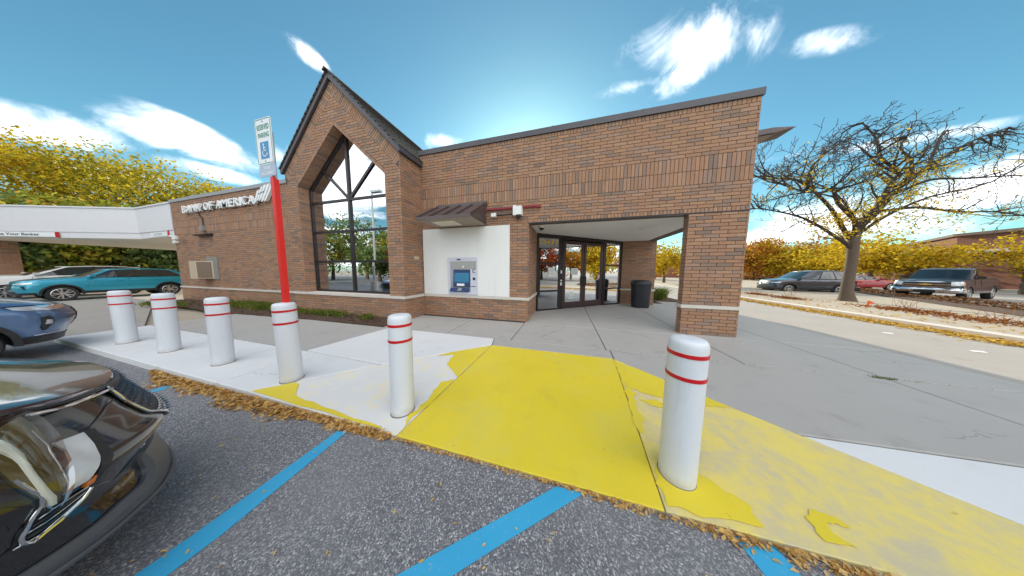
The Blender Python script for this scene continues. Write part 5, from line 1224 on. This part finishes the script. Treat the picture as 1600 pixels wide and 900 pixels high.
# ------------------------------------------------------------------ vegetation
LEAFR = random.Random(21)


def leaf_mesh(pts, size, rnd, aspect=.6, up=0.):
    """many small bent leaf faces, one per point"""
    r = rnd; mb = MB()
    for p in pts:
        a = Vector((r.gauss(0, 1), r.gauss(0, 1), r.gauss(0, 1) - up)).normalized(); b = a.cross(Vector((r.gauss(0, 1), r.gauss(0, 1), r.gauss(0, 1)))).normalized()
        L_ = size * r.uniform(.6, 1.3); p = Vector(p); w_ = L_ * aspect
        mb.add([p - a * L_ * .5, p + b * w_ * .5, p + a * L_ * .5, p - b * w_ * .5], [(0, 1, 2, 3)])
    return mb


def grow(mb, tips, r, p, d, L, rad, depth, droop=0., wig=.28, spread=.7, up=.12, n_ch=(2, 3), nseg=4, minr=.010, shrink=(.62, .82), side_p=.75):
    pts, rads = [Vector(p)], [rad]; d = d.normalized(); seg = L / nseg
    for i in range(nseg):
        d = (d + Vector((r.gauss(0, wig), r.gauss(0, wig), r.gauss(0, wig * .8) + up - droop))).normalized(); pts.append(pts[-1] + d * seg); rads.append(max(minr, rad * (1 - .45 * (i + 1) / nseg)))
    mb.tube(pts, rads, 7 if rad > .06 else (5 if rad > .025 else 3), cap=False)
    tips.append((pts[-1], depth)); tips.append((pts[len(pts) // 2], depth))
    if depth <= 0: return
    k = r.randint(*n_ch)
    for i in range(k):
        ax = d.orthogonal().normalized(); ax.rotate(Matrix.Rotation(r.uniform(0, 6.28), 3, d)); c = d.copy(); c.rotate(Matrix.Rotation(r.uniform(.35, 1.) * spread * (1.2 if i else .5), 3, ax))
        grow(mb, tips, r, pts[-1], c, L * r.uniform(*shrink), rads[-1] * r.uniform(.66, .86), depth - 1, droop, wig, spread, up, n_ch, nseg, minr, shrink, side_p)
    if depth > 1:
        for j in range(1, len(pts) - 1):
            if r.random() < side_p:
                ax = d.orthogonal().normalized(); ax.rotate(Matrix.Rotation(r.uniform(0, 6.28), 3, d)); c = d.copy(); c.rotate(Matrix.Rotation(r.uniform(.6, 1.2), 3, ax))
                grow(mb, tips, r, pts[j], c, L * r.uniform(.4, .65), max(minr, rads[j] * .5), depth - 2, droop, wig, spread, up, n_ch, nseg, minr, shrink, side_p)


# the large nearly bare tree on the verge
TB = Vector((15.0, 8.2, .09)); r_ = Vector((math.cos(TH), math.sin(TH), 0)); f_ = Vector((-math.sin(TH), math.cos(TH), 0))
bt = thing('bare_tree', 'large nearly bare spreading tree with a thick trunk on the verge', 'tree', TB)
rt = random.Random(42)
def tp(lat, z, dep=0.): return TB * Vector((1, 1, 0)).length * 0 + Vector((TB.x, TB.y, 0)) + r_ * lat + f_ * dep + Vector((0, 0, z))
def smooth_path(P, k=4):
    P = [Vector(p) for p in P]; P = [P[0] * 2 - P[1]] + P + [P[-1] * 2 - P[-2]]; out = []
    for i in range(1, len(P) - 2):
        for q in range(k):
            t = q / k; a, b, c, d = P[i - 1:i + 3]; out.append(.5 * ((2 * b) + (c - a) * t + (2 * a - 5 * b + 4 * c - d) * t * t + (3 * b - a - 3 * c + d) * t ** 3))
    return out + [P[-2]]
tb = MB(); tb.tube(smooth_path([tp(.27, -.1), tp(.22, .25), tp(.15, .76), tp(.18, 1.93), tp(.14, 2.86), tp(.10, 3.5)], 3), [.40, .33, .28, .25, .22, .20, .185, .175, .17, .168, .165, .165, .165, .17, .16, .15], 14)
obj('trunk', tb, M_BARK, bt, smooth=60)
lm, tips = MB(), []
LIMBS = [(.085, .3, [(-.02, 2.75), (-.19, 2.96), (-1.12, 3.57), (-2.13, 4.13), (-2.9, 4.42), (-4.06, 4.62), (-4.89, 4.66)]), (.11, -.5, [(.08, 3.2), (-.01, 3.48), (-.35, 3.99), (-1.3, 4.78), (-1.94, 5.33), (-2.48, 5.18), (-3.52, 5.22), (-4.58, 5.56)]),
         (.10, .8, [(.06, 3.1), (-.11, 3.48), (-.63, 4.49), (-1.15, 5.18), (-1.86, 5.87), (-2.41, 6.16), (-2.95, 6.35), (-3.58, 6.54)]), (.13, -.3, [(.12, 3.1), (.16, 3.38), (.46, 4.09), (.85, 4.9), (1.13, 5.69), (1.35, 6.18), (.53, 6.85), (0., 7.61), (-.81, 8.27)]),
         (.06, .9, [(1.35, 6.18), (1.03, 6.85), (.8, 7.62), (.39, 8.27)]), (.14, .4, [(.16, 3.2), (.51, 3.79), (1.23, 4.5), (2.1, 5.4), (2.87, 6.19), (3.7, 6.68), (4.75, 7.45), (5.83, 8.02), (7.12, 8.5)]),
         (.07, -.9, [(2.1, 5.4), (3.03, 5.9), (4.25, 5.9), (5.69, 5.86), (7.72, 5.92)]), (.065, .6, [(2.87, 6.19), (2.81, 7.06), (2.41, 7.63), (2.78, 8.29), (3.24, 9.03)]), (.075, -1.2, [(1.23, 4.5), (2.45, 4.61), (3.54, 4.31), (4.59, 4.22), (5.69, 3.92)]),
         (.06, .9, [(3.7, 6.68), (4.37, 7.83), (4.92, 8.58), (5.95, 8.86)]), (.06, -.5, [(-1.86, 5.87), (-2.16, 6.55), (-1.85, 7.22), (-1.14, 7.79)]), (.07, 1.6, [(.14, 3.4), (.5, 4.4), (.3, 5.6), (-.5, 6.4), (-1.2, 7.2)]), (.07, -1.7, [(.14, 3.3), (.8, 4.2), (1.9, 4.9), (3.2, 5.3), (4.4, 6.5)])]
START = {4: -.18, 6: .17, 7: .23, 8: .11, 9: .29, 10: .46}
for li_, (ra, dep, P) in enumerate(LIMBS):
    n_ = len(P); d0_ = START.get(li_, 0.)
    pts = smooth_path([tp(a, b, d0_ + (dep - d0_) * (i / (n_ - 1)) + (rt.gauss(0, .06) if i else 0)) for i, (a, b) in enumerate(P)], 3); m_ = len(pts)
    lm.tube(pts, [max(.016, ra * (1 - .82 * i / (m_ - 1))) for i in range(m_)], 7, cap=False)
    for i in range(2, m_):
        fr_ = i / (m_ - 1); tan = (pts[i] - pts[i - 1]).normalized(); tips.append((pts[i], 3))
        for _ in range(2 if fr_ > .35 else 1):
            if rt.random() < .25 + .65 * fr_:
                hi = max(0, pts[i].z - 5.6) * .42; sd_ = Vector((rt.gauss(0, 1), rt.gauss(0, 1), rt.gauss(.3 - hi, .6))).normalized(); dd_ = (tan * rt.uniform(.5, 1.1) + sd_ * .85).normalized()
                grow(lm, tips, rt, pts[i], dd_, rt.uniform(.6, 1.1) * (1 - .5 * min(1, hi)), max(.018, ra * .34), 3, wig=.20, spread=.8, up=.05 - .12 * min(1, hi), nseg=4, minr=.0095, shrink=(.55, .8), n_ch=(2, 2), side_p=.55)
obj('branches', lm, M_TWIG, bt, smooth=60)
lp_ = []
for a, b in [(.05, 4.09), (.85, 4.9), (-1.43, 4.28), (-.81, 4.29), (1.88, 4.3), (2.75, 6.29), (1.81, 5.89), (.6, 5.78), (-2.58, 5.86), (.53, 3.69), (1.54, 3.9), (-1.52, 3.47), (1.2, 4.3), (.3, 4.6), (-.4, 4.0), (2.3, 5.2), (-2.0, 4.1), (2.4, 3.7)]:
    for _ in range(9):
        c = tp(a + rt.gauss(0, .35), b + rt.gauss(0, .22), rt.gauss(0, .7)); lp_ += [c + Vector((rt.gauss(0, .2), rt.gauss(0, .2), rt.gauss(0, .11))) for _ in range(rt.randint(8, 26))]
for p, d in tips:
    if rt.random() < .05 and p.z < 6.8: lp_ += [p + Vector((rt.gauss(0, .12), rt.gauss(0, .12), rt.gauss(0, .08))) for _ in range(6)]
obj('crown', leaf_mesh(lp_, .12, rt, .45), L_YEL, bt)


def leafy_tree(name, label, loc, H, Rw, m, seed, nb=46, per=95, size=.26, base=.28, trunk=.14, group=None, bark=M_BARK, cat='tree', flat=1.0):
    r = random.Random(seed); t_ = thing(name, label, cat, loc, group); P = Vector(loc)
    tm, tips2 = MB(), []
    tm.tube([P + Vector((0, 0, -.1)), P + Vector((r.uniform(-.1, .1), r.uniform(-.1, .1), H * .2)), P + Vector((r.uniform(-.15, .15), r.uniform(-.15, .15), H * .38))], [trunk * 1.4, trunk, trunk * .85], 9)
    for i in range(6): grow(tm, tips2, r, P + Vector((0, 0, H * (.24 + .025 * i))), Vector((math.cos(i * 1.1 + seed) * .8, math.sin(i * 1.1 + seed) * .8, .75)), H * .2, trunk * .5, 2, nseg=3, minr=.014)
    obj('trunk', tm, bark, t_, smooth=60)
    pts = []; ctr = P + Vector((0, 0, H * (base + (1 - base) / 2)))
    for i in range(nb):
        u = Vector((r.gauss(0, 1), r.gauss(0, 1), r.gauss(0, 1))).normalized(); k = r.uniform(.35, 1.) ** .5 * r.uniform(.82, 1.1)
        c = ctr + Vector((u.x * Rw * k, u.y * Rw * k, u.z * H * (1 - base) / 2 * k * flat)); s_ = r.uniform(.18, .42) * Rw * .62
        for _ in range(int(per * r.uniform(.5, 1.5))): pts.append(c + Vector((max(-1.7, min(1.7, r.gauss(0, 1))) * s_, max(-1.7, min(1.7, r.gauss(0, 1))) * s_, max(-1.7, min(1.6, r.gauss(0, 1))) * s_ * .6)))
    for p, d in tips2: pts += [p + Vector((r.gauss(0, .25), r.gauss(0, .25), r.gauss(0, .2))) for _ in range(8)]
    obj('crown', leaf_mesh([p for p in pts if p.z > .15], size, r), m, t_)
    return t_


GY = 'yellow trees around the lots'
leafy_tree('yellow_tree', 'yellow tree directly behind the bare tree trunk', at(37.5, 20.5, 0), 5.4, 3.4, L_YEL, 1, base=.22, size=.26, nb=40, per=80)
leafy_tree('yellow_tree', 'yellow tree left of the pickup with foliage over its cab', at(38.5, 19.0, 0), 4.6, 2.7, L_YEL, 2, base=.30, size=.24, nb=30, per=70)
leafy_tree('yellow_tree', 'yellow tree at the right edge in front of the brown building', at(40.0, 15.2, 0), 4.9, 2.3, L_YEL, 3, base=.32, size=.22, nb=24, per=60)
leafy_tree('orange_tree', 'orange tree beyond the parked cars just right of the brick pier', at(45.0, 36.5, 0), 7.2, 3.8, L_ORG, 4, base=.12, size=.36)
leafy_tree('yellow_tree', 'broad yellow tree with dark trunk above the distant silver car', at(47, 35, 0), 7.0, 3.6, L_YEL, 5, base=.14, size=.36)
leafy_tree('orange_tree', 'mixed orange tree above the charcoal car', at(52, 34, 0), 7.4, 4.4, L_ORG, 6, base=.12, size=.36)
leafy_tree('yellow_tree', 'yellow tree above the roof of the charcoal car, left of the bare trunk', at(46, 27.5, 0), 6.0, 4.6, L_YEL, 7, base=.14, size=.34)
leafy_tree('red_tree', 'red leaved tree far behind the orange trees at right', at(58, 47, 0), 9, 5, L_RED, 8, base=.15, size=.42)
leafy_tree('yellow_tree', 'thin yellow tree seen through the open side of the entrance', at(20.2, 26, 0), 5.6, 2.6, L_YEL, 9, base=.18, size=.28, nb=30, per=70)
leafy_tree('red_tree', 'russet tree low behind the entrance opening', at(27.5, 40, 0), 6.0, 3.6, L_ORG, 10, base=.1, size=.36)
leafy_tree('yellow_tree', 'tall golden tree behind the left end of the canopy', at(-47, 18.5, 0), 13.4, 6.0, L_YEL, 11, nb=120, per=150, base=.28, size=.27, trunk=.22)
leafy_tree('yellow_tree', 'golden tree behind the middle of the canopy', at(-41, 22.5, 0), 13.4, 6.0, L_YGR, 12, nb=120, per=150, base=.28, size=.27, trunk=.22)
leafy_tree('yellow_tree', 'golden tree behind the canopy beside the green trees', at(-40, 29.5, 0), 13.2, 5.4, L_YEL, 13, nb=80, per=110, base=.3, size=.32, trunk=.22)
leafy_tree('green_tree', 'grey green tree above the roof line where canopy meets brick wing', at(-44.5, 33.5, 0), 14.6, 4.2, L_GRN, 14, nb=60, per=80, base=.3, size=.36, trunk=.25)
leafy_tree('green_tree', 'dark green tree between the golden trees and the grey green one', at(-46, 29.5, 0), 13.0, 4.2, L_GRN, 15, nb=60, per=80, base=.3, size=.36, trunk=.25)
leafy_tree('green_tree', 'small loose green tree top over the left end of the brick wing', at(-38, 31.5, 0), 12.6, 3.6, L_GRN, 16, nb=46, per=70, base=.3, size=.34, trunk=.25)
# hedge bushes beyond the drive-through
hl = ['olive bush in the hedge seen between brick column and white car', 'yellow tinged bush in the hedge above the bonnet of the white car', 'green bush in the hedge above the windscreen of the white car', 'olive bush in the hedge above the middle of the white roof', 'yellowish bush in the hedge above the teal windscreen',
      'green bush in the hedge above the teal roof', 'olive bush in the hedge above the teal rear window', 'golden olive bush in the hedge beside the brick wing corner', 'green bush of the hedge half hidden by the brick wing corner', 'olive bush at the far hedge end behind the brick wing', 'olive hedge bush hidden left of the brick column']
for i in range(11):
    y0 = (-7.4 + i * 2.3) if i < 10 else -9.8; r = random.Random(60 + i); loc = (-37.5 + r.uniform(-.8, .8), y0, -.1); m_ = (L_OLV, L_OLV, L_GRN)[i % 3]
    leafy_tree('hedge_bush', hl[i], loc, 7.6 + r.uniform(-.6, .6), 2.7, m_, 70 + i, nb=70, per=95, size=.36, base=.0, trunk=.06, group='bushes in the hedge beyond the drive-through', cat='bush')


def blades(mb, r, c, n, rad, h, w=.012, lean=.35):
    for _ in range(n):
        a = r.uniform(0, 6.28); q_ = Vector(c) + Vector((math.cos(a), math.sin(a), 0)) * rad * r.random() ** .6; hh = h * r.uniform(.5, 1.15); l = Vector((r.gauss(0, lean), r.gauss(0, lean), 1)).normalized(); sd_ = l.cross(Vector((r.gauss(0, 1), r.gauss(0, 1), .1))).normalized() * w
        m1 = q_ + l * hh * .6; tp = m1 + (l + Vector((l.x, l.y, -.45))) * hh * .4; mb.add([q_ - sd_, q_ + sd_, m1 + sd_ * .7, m1 - sd_ * .7, tp], [(0, 1, 2, 3), (3, 2, 4)])


rg_ = random.Random(8)
og = MB()
for c in ((6.15, 6.4, 0), (6.7, 7.3, 0), (5.9, 7.6, 0)): blades(og, rg_, c, 420, .38, .85, .010, .28)
struct('planting_bed', MB().box(5.42, 7.3, 5.9, 8.3, -.05, .045), M_MULCH)
tag(obj('ornamental_grass', og, L_GRASS), 'tall green ornamental grass clump behind the entrance side opening', 'grass clump')
# planting strip at the wall
bed = [(-3.11, -.84), (-3.11, -1.56), (-5.4, -1.62), (-7.5, -1.72), (-9.7, -1.85), (-14.2, -1.5), (-16.3, -1.45), (-16.3, -.59), (-8.01, -.59), (-8.01, -.84)]
bm_ = struct('planting_strip', MB().prism([(x, y, -.05) for x, y in bed], (0, 0, .085)), M_MULCH)
ch = MB()
for _ in range(2600):
    u = rg_.uniform(-16.2, -3.15); v = rg_.uniform(-1.55 - .25 * (u < -6), -.62 if u < -8 else -.86); a = Vector((rg_.gauss(0, 1), rg_.gauss(0, 1), rg_.gauss(0, .35))).normalized(); b = a.cross(Vector((0, 0, 1))).normalized(); l = rg_.uniform(.02, .06)
    p = Vector((u, v, .045 + rg_.random() * .02)); ch.add([p - a * l, p + b * l * .35, p + a * l, p - b * l * .35], [(0, 1, 2, 3)])
obj('mulch_chips', ch, L_CHIP, kind='stuff', label='dark wood chips lying in the planting strip', category='mulch')
gr = MB()
for _ in range(150):
    u = rg_.choice([rg_.uniform(-13, -8.2), rg_.uniform(-8.2, -5.2), rg_.uniform(-11.5, -8.5)]); blades(gr, rg_, (u, rg_.uniform(-1.25, -.72 if u < -8 else -.95), .03), 22, .16, .20 if u > -8 else .30, .008, .45)
for c in ((-4.35, -1.12, .03), (-4.15, -1.2, .03), (-6.2, -1.15, .03), (-5.6, -1.1, .03)): blades(gr, rg_, c, 90, .16, .24, .008, .5)
for _ in range(40): blades(gr, rg_, (rg_.uniform(-15.5, -13.2), rg_.uniform(-2.0, -1.4), .0), 18, .2, .22, .01, .5)
for q_ in range(14): blades(gr, rg_, (5.98 + rg_.gauss(0, .10), -1.62 + rg_.gauss(0, .012), 0), 4, .03, .05, .004, .9)
for q_ in range(40): blades(gr, rg_, (rg_.uniform(2.6, 7.4), -1.62, -.004), 1, .01, .022, .003, .9)
obj('grass', gr, L_GRASS, kind='stuff', label='low green grass tufts in the strip along the wall', category='grass')

# ------------------------------------------------------------------ fallen leaves
lt = MB(); rl = random.Random(15)
def leaf(mb, u, v, z, s_):
    a = Vector((rl.gauss(0, 1), rl.gauss(0, 1), rl.gauss(0, .35))).normalized(); b = a.cross(Vector((rl.gauss(0, .35), rl.gauss(0, .35), 1))).normalized(); p = Vector((u, v, z)); c_ = rl.uniform(.1, .3)
    mb.add([p - a * s_, p + b * s_ * .45 + Vector((0, 0, c_ * s_)), p + a * s_, p - b * s_ * .45 + Vector((0, 0, c_ * s_))], [(0, 1, 2), (0, 2, 3)])
def band(n, u0, u1, wd, s0=.020, s1=.042, hmax=.055):
    for _ in range(n):
        u = rl.uniform(u0, u1); t = min(abs(rl.gauss(0, .42)), 1.3); wv = wd(u) * (.75 + .35 * math.sin(u * 5.1) * math.sin(u * 2.3 + 1)); v = VC - .012 - t * wv; leaf(lt, u, v, lot_z(u) + .006 + rl.random() * hmax * max(0, 1 - t), rl.uniform(s0, s1))
band(4300, -4.6, .0, lambda u: (.20 if u < -2.3 else .20 - .062 * (u + 2.3)) * min(1, (u + 4.7) / .8), .016, .036, .045); band(230, .0, 1.6, lambda u: .035, .010, .022, .012); band(330, 1.6, 3.2, lambda u: .05, .010, .022, .012); band(330, 2.4, 4.6, lambda u: .10, .012, .03, .02)
obj('fallen_leaves', lt, L_LIT, kind='stuff', label='drift of tan fallen leaves against the curb', category='leaves')
sc2 = MB()
for _ in range(240):
    u_ = rl.uniform(-3.4, 3.0); leaf(sc2, u_, rl.uniform(-6.0, -4.5), lot_z(u_) + .008, rl.uniform(.006, .018))
for _ in range(60): leaf(sc2, rl.uniform(-.5, 7), rl.uniform(-4, 4), .006 if True else 0, rl.uniform(.006, .016))
obj('scattered_leaves', sc2, L_LITY, kind='stuff', label='single small leaves scattered over asphalt and paving', category='leaves')
rv = MB()
for _ in range(9000):
    v = rl.uniform(-9, 14); t = abs(rl.gauss(0, .2)); leaf(rv, 11.17 - t - .25 * rl.random() * max(0, 1 - abs(v - 1) / 8), v, .0 + rl.random() * .04 * max(0, 1 - t * 2), rl.uniform(.035, .075))
for _ in range(900): leaf(rv, rl.uniform(11.6, 15), rl.uniform(-4, 14), .11, rl.uniform(.03, .06))
obj('roadside_leaves', rv, L_LITY, kind='stuff', label='yellow leaves swept along the far kerb of the road', category='leaves')
ms = MB()
for _ in range(7000):
    t = rl.random(); a = Vector((15.2, 1.5, 0)).lerp(Vector((33, 35, 0)), t); p = a + Vector((rl.uniform(.1, 2.6), rl.uniform(-.6, .3), 0)); leaf(ms, p.x, p.y, .145 + rl.random() * .02, rl.uniform(.04, .11))
obj('mulch_litter', ms, leaf_mat('mulch_litter_leaf', [(0, (.10, .05, .03)), (.6, (.22, .11, .06)), (1, (.36, .22, .10))], .05), kind='stuff', label='brown leaf litter over the long mulch strip', category='leaves')
# low rusty clumps on the verge
for i, (u, v, s_) in enumerate(((13.4, 10.6, .5), (13.3, 8.6, .5), (14.0, 5.4, .8), (13.7, 3.6, .9), (14.6, 2.2, .7))):
    cm_ = MB(); r = random.Random(90 + i)
    for _ in range(330):
        p = Vector((u + r.gauss(0, .28 * s_ / .8), v + r.gauss(0, .55 * s_ / .8), .10)); blades(cm_, r, p, 1, .05, .16, .016, .9)
    blades(cm_, r, (u, v, .1), 24, .3, .75, .004, .3)
    tag(obj('dry_clump', cm_, L_STRAW), ['rusty dry clump on the verge nearest the brick pier', 'small rusty clump left of the bare tree trunk', 'wide rusty clump right of the bare tree trunk', 'rust brown clump near the right edge on the verge', 'rust brown clump at the far right edge of the verge'][i], 'dry plant', 'dry clumps along the verge')
fg = MB(); fg.prism([(13.92, 6.3, .09), (13.98, 6.3, .09), (13.98, 6.3, .34), (13.92, 6.3, .34)], (0, .01, 0)).prism([(13.98, 6.3, .2), (14.2, 6.34, .24), (13.98, 6.3, .34)], (0, .01, 0))
tag(obj('marker_flag', fg, mat('orange_flag', (.8, .12, .03), .5)), 'small orange marker flag in the ground right of the bare tree trunk', 'flag')
# small pieces of litter paper on the road
for (u, v, lb) in ((9.3, 1.5, 'pale scrap of paper on the sunlit road'), (9.2, .3, 'second pale scrap lying nearer on the sunlit road')):
    tag(obj('paper_scrap', MB().add([(u, v, .0), (u + .13, v - .05, .004), (u + .14, v + .01, .02), (u + .01, v + .05, .012)], [(0, 1, 2, 3)]), M_PAPER), lb, 'paper')

# ------------------------------------------------------------------ what stands behind the camera and shows in the glass
LT = [(-32, -22, 11, 5, L_GRN, 'tall green tree reflected in the upper left panes of the gable window'), (-27, -24, 9, 4.5, L_OLV, 'olive tree reflected in the left panes of the gable window'), (-21, -22, 7.5, 4, L_RED, 'russet tree reflected low in the gable window'), (-17, -19, 6, 3.2, L_OLV, 'olive bushy tree reflected in the lower right panes'),
      (-38, -14, 12, 5, L_GRN, 'green tree at the far left end of the lot'), (-14, -25, 7, 4, L_ORG, 'orange tree behind the lot lamp'), (-8, -33, 11, 5, L_OLV, 'olive tree straight behind the stalls'), (2, -34, 10, 5, L_YEL, 'yellow tree straight behind the ramp'), (-36, -19, 9, 4.5, L_OLV, 'olive tree beside the tall green one across the lot'), (-24, -17.5, 5, 3, L_GRN, 'low green tree in front of the russet one'),
      (30, -7.5, 8, 4, L_RED, 'red tree reflected in the left entrance door'), (33, -2.5, 7, 3.6, L_ORG, 'orange tree reflected in the right entrance door'), (27, 2.5, 6.5, 2.8, L_YEL, 'yellow tree reflected in the right sidelight'), (28, -13, 7, 3.6, L_YEL, 'yellow tree reflected in the left sidelight'), (38, 2, 8, 4, L_RED, 'red tree beyond the yellow one across the road'), (22, -22, 8, 4, L_ORG, 'orange tree at the far corner of the road')]
for i, (u, v, H, Rw, m_, lb) in enumerate(LT): leafy_tree('lot_tree', lb, (u, v, -.1), H, Rw, m_, 120 + i, nb=40, per=70, size=.42, base=.12, trunk=.2)
pl_ = thing('lot_lamp', 'tall grey lot lamp reflected in the gable window', 'street lamp', (-13.2, -7.6, -.1))
obj('pole', MB().tube([(-13.2, -7.6, -.1), (-13.2, -7.6, 7.6)], [.09, .06], 10), M_STEEL, pl_); obj('base', MB().lathe([(.25, -.1), (.25, .6), (.001, .62)], (-13.2, -7.6, 0), 16), M_STONE, pl_); obj('head', MB().box(-13.2, -12.3, -7.75, -7.45, 7.5, 7.65), M_STEEL, pl_)
